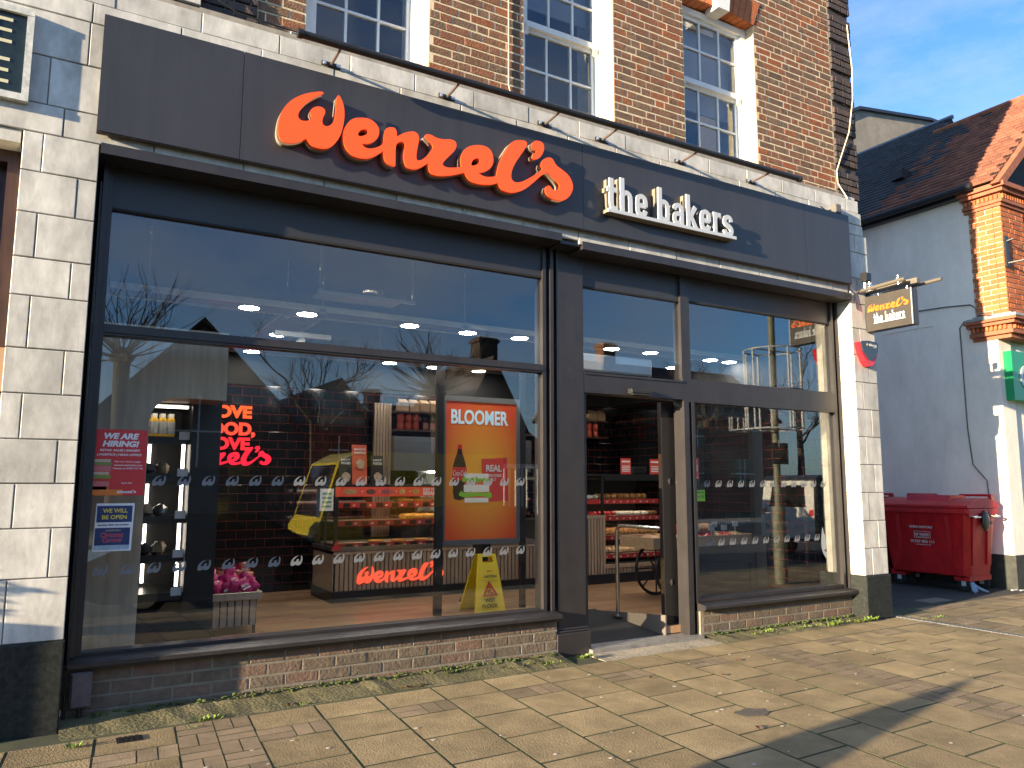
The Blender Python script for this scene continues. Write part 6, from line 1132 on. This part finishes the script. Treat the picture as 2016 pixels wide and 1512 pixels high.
btext(('GENERAL WASTE ONLY', 1.30, 0.80, 0.034, 0.36), ('KP WASTE', 1.22, 0.685, 0.042, 0.21), ('01727 822 111', 1.30, 0.585, 0.04, 0.36), ('www.kpwaste.co.uk', 1.23, 0.55, 0.018, 0.24))
b_ = MB()
for y0, y1, z0, z1 in ((1.24, 0.99, 0.655, 0.661), (1.24, 0.99, 0.748, 0.754), (1.24, 1.235, 0.661, 0.748), (0.995, 0.99, 0.661, 0.748), (1.21, 1.02, 0.668, 0.674)): xf = lambda z: bx0+0.05-(z-0.3)*0.0786; b_.hexa([(xf(z0), y1, z0), (xf(z0)+.004, y1, z0), (xf(z0)+.004, y0, z0), (xf(z0), y0, z0), (xf(z1), y1, z1), (xf(z1)+.004, y1, z1), (xf(z1)+.004, y0, z1), (xf(z1), y0, z1)])
b_.build('logo_frame', M('bin_white_line', (0.62, 0.55, 0.52), 0.6), wb)
dup(wb, None, (-0.05, 1.55, 0), 'second red waste bin, mostly hidden behind the right pier deeper in the alley')
b_ = MB(); r = random.Random(3)
b_.tube([(11.32, 0.50, 0.06), (11.30, 0.47, 0.0), (11.31, 0.43, -0.06)], [0.03, 0.035, 0.02], 7); b_.tube([(11.33, 0.48, 0.03), (11.38, 0.42, -0.02), (11.47, 0.36, -0.06)], [0.02, 0.022, 0.012], 6); b_.tube([(11.30, 0.49, 0.03), (11.24, 0.44, -0.03), (11.22, 0.40, -0.06)], [0.02, 0.02, 0.014], 6); b_.build('rag', M('blue_rag', (0.25, 0.33, 0.45), 0.8, var=0.2, vs=20), None, True, 'pale blue rag caught on the front wheel of the red bin', 'rag')
b_ = MB(); b_.box(11.98, 12.12, 0.30, 0.325, G+0.001, G+0.012); b_.box(12.08, 12.26, 0.235, 0.255, G+0.001, G+0.012); b_.build('litter', paper_w, None, False, 'scrap of white litter at the foot of the black plinth', 'litter')

# ================================================================ behind the camera: what the glass reflects and what casts the shadows
cz_ = empty('standin_planter', (-2.3, -0.4, G), 'unseen stand-in planter, added to cast shade on the lower left wall', 'planter'); b_ = MB(); b_.bbox(-2.6, -2.0, -0.58, -0.24, G, 0.9); b_.build('planter_box', wood_d, cz_); b_ = MB(); r = random.Random(8)  # stand-in box out of view, added to shade the lower left wall
for i in range(240):
    c = Vector((r.uniform(-2.58, -2.02), r.uniform(-.56, -.26), r.uniform(0.9, 1.24))); t = Vector((r.uniform(-1, 1), r.uniform(-1, 1), r.uniform(-.3, 1))).normalized()*.07; s_ = t.orthogonal().normalized()*.025; b_.add([c-t*.5, c+s_, c+t*.5, c-s_], [(0, 1, 2, 3)])
b_.build('shrub', moss_m, cz_)
cf = empty('standin_conifer', (-3.2, -3.95, G), 'unseen stand-in conifer in a black pot, shaped to cast the pavement shadow', 'shadow caster'); b_ = MB(); b_.lathe((-3.2, -3.95, G), [(0.16, 0), (0.22, 0.4), (0.19, 0.4)], 16); b_.build('pot', black_m, cf, True); b_ = MB(); b_.lathe((-3.2, -3.95, G+0.4), [(0.0, 0), (0.25, 0.08), (0.31, 0.3), (0.29, 0.5), (0.22, 0.72), (0.12, 0.93), (0.06, 1.06), (0.0, 1.16)], 14)  # stand-in for an unseen caster, shaped to throw the pavement shadow
for i in range(700):
    h_ = r.uniform(0.05, 1.1); R1 = 0.30*min(1, h_/0.2)*max(0.05, 1-max(0, h_-0.35)/0.8); a = r.uniform(0, 6.28); c = Vector((-3.2+R1*math.cos(a), -3.95+R1*math.sin(a), G+0.4+h_)); t = Vector((math.cos(a)*.4, math.sin(a)*.4, 1))*.03; s_ = Vector((-math.sin(a), math.cos(a), 0))*.012; b_.add([c-t, c+s_, c+t, c-s_], [(0, 1, 2, 3)])
b_.build('foliage', moss_m, cf)
lp = empty('street_lamp', (9.72, -2.4, G), 'green painted lamp post with a wire ring decoration and a warning plate', 'street lamp'); post_m = M('mottled_green_paint', (0.06, 0.075, 0.05), 0.6, col2=(0.25, 0.24, 0.18), vs=5)
b_ = MB(); b_.tube([(9.72, -2.4, G), (9.72, -2.4, 1.1)], 0.10, 14); b_.tube([(9.72, -2.4, 1.1), (9.72, -2.4, 6.2)], 0.055, 12); b_.build('post', post_m, lp, True)
b_ = MB()
for k in range(10): a = k*0.6283; b_.tube([(9.72+.44*math.cos(a), -2.4+.44*math.sin(a), 2.3), (9.72+.44*math.cos(a), -2.4+.44*math.sin(a), 3.55)], 0.014, 5)
for z in (2.3, 2.9, 3.55): b_.tube([(9.72+.44*math.cos(a), -2.4+.44*math.sin(a), z) for a in [i*.2618 for i in range(25)]], 0.012, 5, False); b_.tube([(9.28, -2.4, z), (10.16, -2.4, z)], 0.012, 5)
b_.build('ring_decoration', galv_m, lp); b_ = MB(); b_.box(9.55, 9.9, -2.33, -2.32, 1.75, 2.08); b_.build('warning_plate', black_m, lp); b_ = MB(); text(b_, 'BEWARE', (9.86, -2.318, 1.93), 0.05, 0.27, (-1, 0, 0), ZU, (0, 1, 0), bold=0.03); b_.build('plate_lettering', M('plate_brown', (0.35, 0.25, 0.15), 0.6), lp); b_ = MB(); b_.tube([(9.72, -2.4, 6.2), (9.72, -2.9, 6.4), (9.72, -3.3, 6.38)], 0.04, 8); b_.blob((9.72, -3.5, 6.36), 0.14, 0.3, 0.07, 12); b_.build('lamp_head', galv_m, lp, True)
carglass = M('car_glass', (0.01, 0.012, 0.014), 0.05); chrome = M('chrome', (0.6, 0.6, 0.6), 0.1, 1.0)
RZ = -0.52; RD = RZ+0.2        # road level below the pavement
def vehicle(name, x0, yc, prof, w_, paint, wins, wheels, label, cat, lights=None, seat=0.0):
    """side profile (x, z) swept across the width, sides drawn in toward the roof"""
    e = empty(name, (x0, yc, RZ), label, cat); b = MB(); zt = max(z for _, z in prof); n = len(prof); vs = []
    def half(z): return w_/2*(1 - (0.16*max(0, (z-zt*0.6))/(zt*0.4) if seat == 0 else 0.02*z))
    for s_ in (-1, 1): vs += [(x0+x, yc+s_*half(z), RZ+z) for x, z in prof]
    b.add(vs, [tuple(range(n)), tuple(range(n, 2*n))[::-1]] + [(i, (i+1) % n, n+(i+1) % n, n+i) for i in range(n)]); b.build('body', paint, e, True)
    for wn in wins:
        b = MB()
        if len(wn[0]) == 2:
            for s_ in (-1, 1): b.prism([(x0+x, yc+s_*(half(z)+.004), RZ+z) for x, z in wn], (0, s_*0.008, 0))
        else: b.prism([(x0+x, yc+y, RZ+z) for x, y, z in wn], (-0.012, 0, 0.006))
        b.build('window', carglass, e)
    for x, r_ in wheels:
        for s_ in (-1, 1):
            b = MB(); y = yc+s_*(w_/2-0.1); b.lathe((x0+x, y-0.1, RZ+r_), [(0, 0), (r_*.85, 0), (r_, .03), (r_, .17), (r_*.85, .2), (0, .2)], 22, 'y'); t = b.build('wheel', tyre, e, True)
            b = MB(); b.lathe((x0+x, yc+s_*(w_/2+.003), RZ+r_), [(0, 0), (r_*.6, 0), (r_*.62, -.01*s_)], 14, 'y'); b.build('rim', chrome, t, True)
    for nm, m_, bx in (lights or ()): b = MB(); b.box(x0+bx[0], x0+bx[1], yc+bx[2], yc+bx[3], RZ+bx[4], RZ+bx[5]); b.build(nm, m_, e)
    return e
amber = M('lamp_red', (0.5, 0.02, 0.02), 0.3); plate_y = M('plate_yellow', (0.75, 0.4, 0.03), 0.5)
vehicle('parked_car', 0.4, -7.7, [(0, .35), (0, .8), (.35, .95), (1.0, 1.4), (1.5, 1.5), (2.5, 1.47), (3.3, 1.02), (4.1, .86), (4.3, .7), (4.3, .3), (3.9, .22), (.3, .22)], 1.75, M('black_car_paint', (0.01, 0.011, 0.014), 0.12), [[(.6, 1.02), (1.1, 1.38), (1.55, 1.44), (2.45, 1.42), (3.05, 1.04)]], [(.85, .32), (3.5, .32)], 'black hatchback parked facing right, behind the camera', 'car', (('headlight', chrome, (4.25, 4.31, .5, .8, .62, .74)), ('headlight', chrome, (4.25, 4.31, -.8, -.5, .62, .74))))
vehicle('parked_car', 5.3, -7.75, [(0, .35), (0, .85), (.3, 1.0), (.95, 1.48), (1.6, 1.56), (2.6, 1.52), (3.4, 1.05), (4.2, .9), (4.4, .7), (4.4, .3), (3.9, .22), (.3, .22)], 1.8, M('navy_car_paint', (0.008, 0.011, 0.02), 0.12), [[(.6, 1.06), (1.1, 1.44), (1.6, 1.49), (2.5, 1.46), (3.1, 1.08)]], [(.85, .33), (3.5, .33)], 'dark navy hatchback parked in front of the black one, behind the camera', 'car', (('headlight', chrome, (4.35, 4.41, .5, .8, .66, .78)), ('headlight', chrome, (4.35, 4.41, -.8, -.5, .66, .78))))
ypaint = M('yellow_van_paint', (0.42, 0.33, 0.015), 0.25)
vehicle('yellow_van', 4.1, -8.9, [(.0, .4), (.0, 1.15), (.1, 1.3), (.42, 2.35), (.8, 2.55), (3.9, 2.55), (3.9, .4)], 1.9, ypaint, [[(.3, 1.35), (.58, 2.25), (1.4, 2.3), (1.4, 1.35)], [(.105, -.80, 1.34), (.105, .80, 1.34), (.40, .76, 2.30), (.40, -.76, 2.30)]], [(.75, .36), (2.9, .36)], 'yellow van parked facing left, behind the camera', 'van', (('headlight', chrome, (-.01, .02, .55, .85, .85, 1.02)), ('headlight', chrome, (-.01, .02, -.85, -.55, .85, 1.02)), ('bumper', black_m, (-.06, .05, -.96, .96, .38, .68)), ('grille', black_m, (-.012, .02, -.48, .48, .78, 1.0)), ('number_plate', plate_y, (-.075, -.061, -.26, .26, .48, .6)), ('wing_mirror', black_m, (.2, .3, .97, 1.16, 1.4, 1.75)), ('sign_band', black_m, (.9, 3.7, .935, .945, 1.0, 1.2))), 1)
creamv = M('white_vehicle_paint', (0.62, 0.62, 0.58), 0.3)
tp = vehicle('tipper_truck', 8.3, -10.0, [(.0, .55), (.0, .95), (3.0, .95), (3.05, 1.0), (3.1, 2.2), (4.6, 2.2), (5.1, 1.3), (5.3, 1.2), (5.3, .5)], 1.95, creamv, [[(3.5, 1.35), (3.5, 2.05), (4.4, 2.05), (4.7, 1.35)]], [(.8, .38), (4.5, .38)], 'white caged tipper truck with its slatted tailgate toward the sun', 'truck', (('number_plate', plate_y, (-.02, -.005, -.25, .25, .62, .76)), ('tail_light', amber, (-.02, -.003, -.9, -.7, .62, .76)), ('tail_light', amber, (-.02, -.003, .7, .9, .62, .76))), 1)
b_ = MB()
for k in range(9): y = -10.95+1.9*k/8; b_.box(8.28, 8.33, y-.025, y+.025, 0.75+RD, 2.15+RD)
b_.box(8.335, 8.36, -10.97, -9.03, 0.75+RD, 1.25+RD)
for s_ in (-10.97, -9.03):
    for k in range(9): b_.box(8.4+.33*k, 8.44+.33*k, s_-.02, s_+.02, .75+RD, 2.15+RD)
    b_.box(8.3, 11.25, s_-.025, s_+.025, 2.15+RD, 2.2+RD)
b_.box(8.28, 8.34, -10.97, -9.03, 2.1+RD, 2.18+RD); b_.build('cage', creamv, tp)
wp = vehicle('parked_van', 17.0, -8.4, [(.0, .5), (.0, 1.0), (.12, 2.1), (.3, 2.2), (3.4, 2.2), (4.2, 1.3), (5.0, 1.15), (5.0, .45)], 1.8, M('shaded_van_paint', (0.03, 0.03, 0.033), 0.25), [[(2.4, 1.3), (2.4, 2.0), (3.2, 2.0), (3.7, 1.3)], [(.015, -.62, 1.35), (.015, .62, 1.35), (.095, .55, 1.95), (.095, -.55, 1.95)]], [(.9, .36), (4.1, .36)], 'van with body coloured dark for shade, white tailgate and wide rear window, parked down the road', 'van', (('tail_light', amber, (-.02, -.003, -.85, -.72, .9, 1.3)), ('tail_light', amber, (-.02, -.003, .72, .85, .9, 1.3)), ('number_plate', plate_y, (-.02, -.005, -.25, .25, .7, .82))), 1)  # dark body colour stands for the shade on the van's sides
b_ = MB(); vs, fs = shape([[(-.88, .55), (.88, .55), (.88, 1.05), (.82, 2.05), (-.82, 2.05), (-.88, 1.05)], [(-.6, 1.36), (.6, 1.36), (.53, 1.93), (-.53, 1.93)]], .02); b_.add([(17.0-.01+.12*max(0, (p.y-1.0)/1.1)-p.z-.015, -8.4+p.x, RZ+p.y) for p in vs], fs); b_.build('tailgate', creamv, wp)
stone_d = M('dark_flint', (0.055, 0.052, 0.046), 0.9, var=0.3, vs=4); tile_d = M('brown_tile', (0.06, 0.042, 0.034), 0.85, var=0.3, vs=3, stretch=(.5, .5, 8)); winm = M('far_window', (0.02, 0.025, 0.03), 0.1)
def house(name, x0, x1, y0, y1, ze_, za, label, wall, axis='y', chim=None, wins=(), roofm=tile_d):
    e = empty(name, ((x0+x1)/2, (y0+y1)/2, -0.1), label, 'building'); b = MB(); xm = (x0+x1)/2; ym = (y0+y1)/2
    if axis == 'y': b.prism([(x0, y1, -.8), (x1, y1, -.8), (x1, y1, ze_), (xm, y1, za), (x0, y1, ze_)], (0, y0-y1, 0))
    else: b.prism([(x0, y1, -.8), (x0, y0, -.8), (x0, y0, ze_), (x0, ym, za), (x0, y1, ze_)], (x1-x0, 0, 0))
    b.build('wall', wall, e); b = MB(); o_ = .25
    if axis == 'y':
        sl2 = (za-ze_)/(xm-x0)
        for s_ in (-1, 1): xa = x0-o_ if s_ < 0 else x1+o_; b.prism([(xa, y1+.2, ze_-o_*sl2+.06), (xm, y1+.2, za+.06), (xm, y1+.2, za+.2), (xa, y1+.2, ze_-o_*sl2+.2)], (0, y0-y1-.4, 0))
    else:
        for s_ in (-1, 1): ya = y1+o_ if s_ > 0 else y0-o_; b.prism([(x0-.2, ya, ze_-.1), (x0-.2, ym, za+.06), (x0-.2, ym, za+.2), (x0-.2, ya, ze_+.05)], (x1-x0+.4, 0, 0))
    b.build('roof', roofm, e)
    for c in chim or (): b = MB(); b.box(*c); b.box(c[0]-.08, c[1]+.08, c[2]-.08, c[3]+.08, c[5]-.25, c[5]-.1); b.build('chimney', wall, e)
    for (a, b2, c, d) in wins: b = MB(); b.box(a, b2, y1+.003, y1+.03, c, d); wo_ = b.build('window', winm, e); b = MB(); b.box((a+b2)/2-.03, (a+b2)/2+.03, y1+.03, y1+.05, c, d); b.box(a, b2, y1+.031, y1+.049, (c+d)/2-.03, (c+d)/2+.03); b.build('glazing_bar', white_m, wo_)
    return e
house('stone_hall', 0.3, 8.5, -36, -24, 3.0, 7.3, 'dark stone hall with a tall pointed gable across the road', stone_d, 'y', None, [(3.5, 5.3, 2.0, 4.6)])
house('stone_hall', 8.2, 11.2, -34, -24.2, 3.6, 5.45, 'lower stone gable beside the tall pointed hall across the road', stone_d, 'y', None, [(9.3, 10.1, 2.2, 3.3)])
house('long_cottage', 11.25, 20, -33, -25.5, 3.2, 5.0, 'long low tiled building across the road', M('old_brick_far', (0.09, 0.05, 0.04), 0.9, var=0.3, vs=3), 'x', [(12.6, 13.2, -29.6, -29, 4.6, 5.9)], [(12, 13, 1, 2.2), (14.5, 15.5, 1, 2.2)])
house('steep_gable_house', 14.7, 19.0, -31, -24.5, 3.0, 7.0, 'house with a very steep tiled gable and big chimney across the road', tile_d, 'y', [(17.3, 18.3, -27.5, -26.6, 5, 8.5)], [(16.2, 17.4, 1.2, 2.6)])
house('brick_house', 24, 36, -32, -25, 5.0, 8.0, 'brick house with white windows far along the road to the right', M('red_brick_far', (0.22, 0.1, 0.06), 0.9, var=0.3, vs=3), 'x', [(26, 26.8, -29, -28.2, 7, 9.3)], [(25.5, 27, 1.2, 2.8), (29, 30.5, 1.2, 2.8), (32.5, 34, 1.2, 2.8), (25.5, 27, 3.4, 4.6), (29, 30.5, 3.4, 4.6)])
house('brick_house', -16, -3, -32, -25, 5.0, 8.0, 'brick house across the road to the left of the stone hall', M('brown_brick_far', (0.16, 0.09, 0.06), 0.9, var=0.3, vs=3), 'x', [(-8, -7.2, -29, -28.2, 7, 9.3)], [(-14, -12.5, 1.2, 2.8), (-10, -8.5, 1.2, 2.8), (-6.5, -5, 1.2, 2.8)])
bark = M('bark', (0.05, 0.042, 0.034), 0.9, var=0.3, vs=6)
def tree(x, y, h, kind, label, seed):
    r = random.Random(seed); e = empty('bare_tree', (x, y, -0.1), label, 'tree'); tk, cw_ = MB(), MB()
    def grow_(p, d, ln, rad, lvl):
        q = [p]; c = p; dd = d.copy(); n = 4 if lvl < 2 else 3
        for i in range(n): dd = (dd + Vector((r.uniform(-1, 1), r.uniform(-1, 1), r.uniform(-.3, .6)))*.22).normalized(); c = c + dd*ln/n; q.append(c)
        cw_.tube(q, [rad*(1-.55*i/n) for i in range(n+1)], 5 if lvl < 2 else 3, False)
        if lvl >= (3 if kind == 'pollard' else 4): return
        for k in range(r.randint(3, 4)):
            a = r.uniform(0, 6.28); t = r.choice(q[1:]) if k else c; nd = (dd + Vector((math.cos(a), math.sin(a), r.uniform(-.2, .7)))*.75).normalized(); grow_(t, nd, ln*r.uniform(.55, .75), rad*.5, lvl+1)
    base = Vector((x, y, -.1)); top = base+Vector((0, 0, h))
    if kind == 'pollard':
        tk.tube([base, base+Vector((.03, 0, h*.5)), top, top+Vector((0, 0, .35))], [.26, .2, .24, .12], 10); tk.blob(top, .36, .34, .3, 10, .25, seed)
        for k in range(40): a = r.uniform(0, 6.28); d = Vector((math.cos(a), math.sin(a), r.uniform(-.15, 1.8))).normalized(); grow_(top+d*.2, d, r.uniform(1.0, 2.1), .03, 2)
    else:
        tk.tube([base, base+Vector((.1, 0, h*.5)), top], [.24, .17, .12], 10)
        for k in range(6): a = k*1.05+r.uniform(-.3, .3); d = Vector((math.cos(a), math.sin(a), r.uniform(.5, 1.3))).normalized(); grow_(base+Vector((.06, 0, h*(.62+.38*k/5))), d, r.uniform(1.3, 2.0), .07, 1)
    tk.build('trunk', bark, e, True); cw_.build('crown', bark, e)
tree(1.55, -20.2, 5.3, 'pollard', 'pollarded street tree with a burst of thin twigs, in front of the stone hall', 1)
tree(7.3, -19.5, 3.9, 'open', 'bare spreading tree between the two stone gables', 2)
tree(12.2, -20.4, 4.9, 'pollard', 'pollarded street tree in front of the long low building', 3)
tree(26, -20.5, 5.2, 'open', 'bare spreading tree in front of the house with white windows', 4)
tree(33, -21, 5.6, 'open', 'bare spreading tree furthest along the road to the right', 5)
tree(21, -22.5, 5.0, 'open', 'bare spreading tree right of the steep gabled house', 6)
tree(4.6, -38, 6.0, 'open', 'bare tree behind the tall pointed hall', 7)
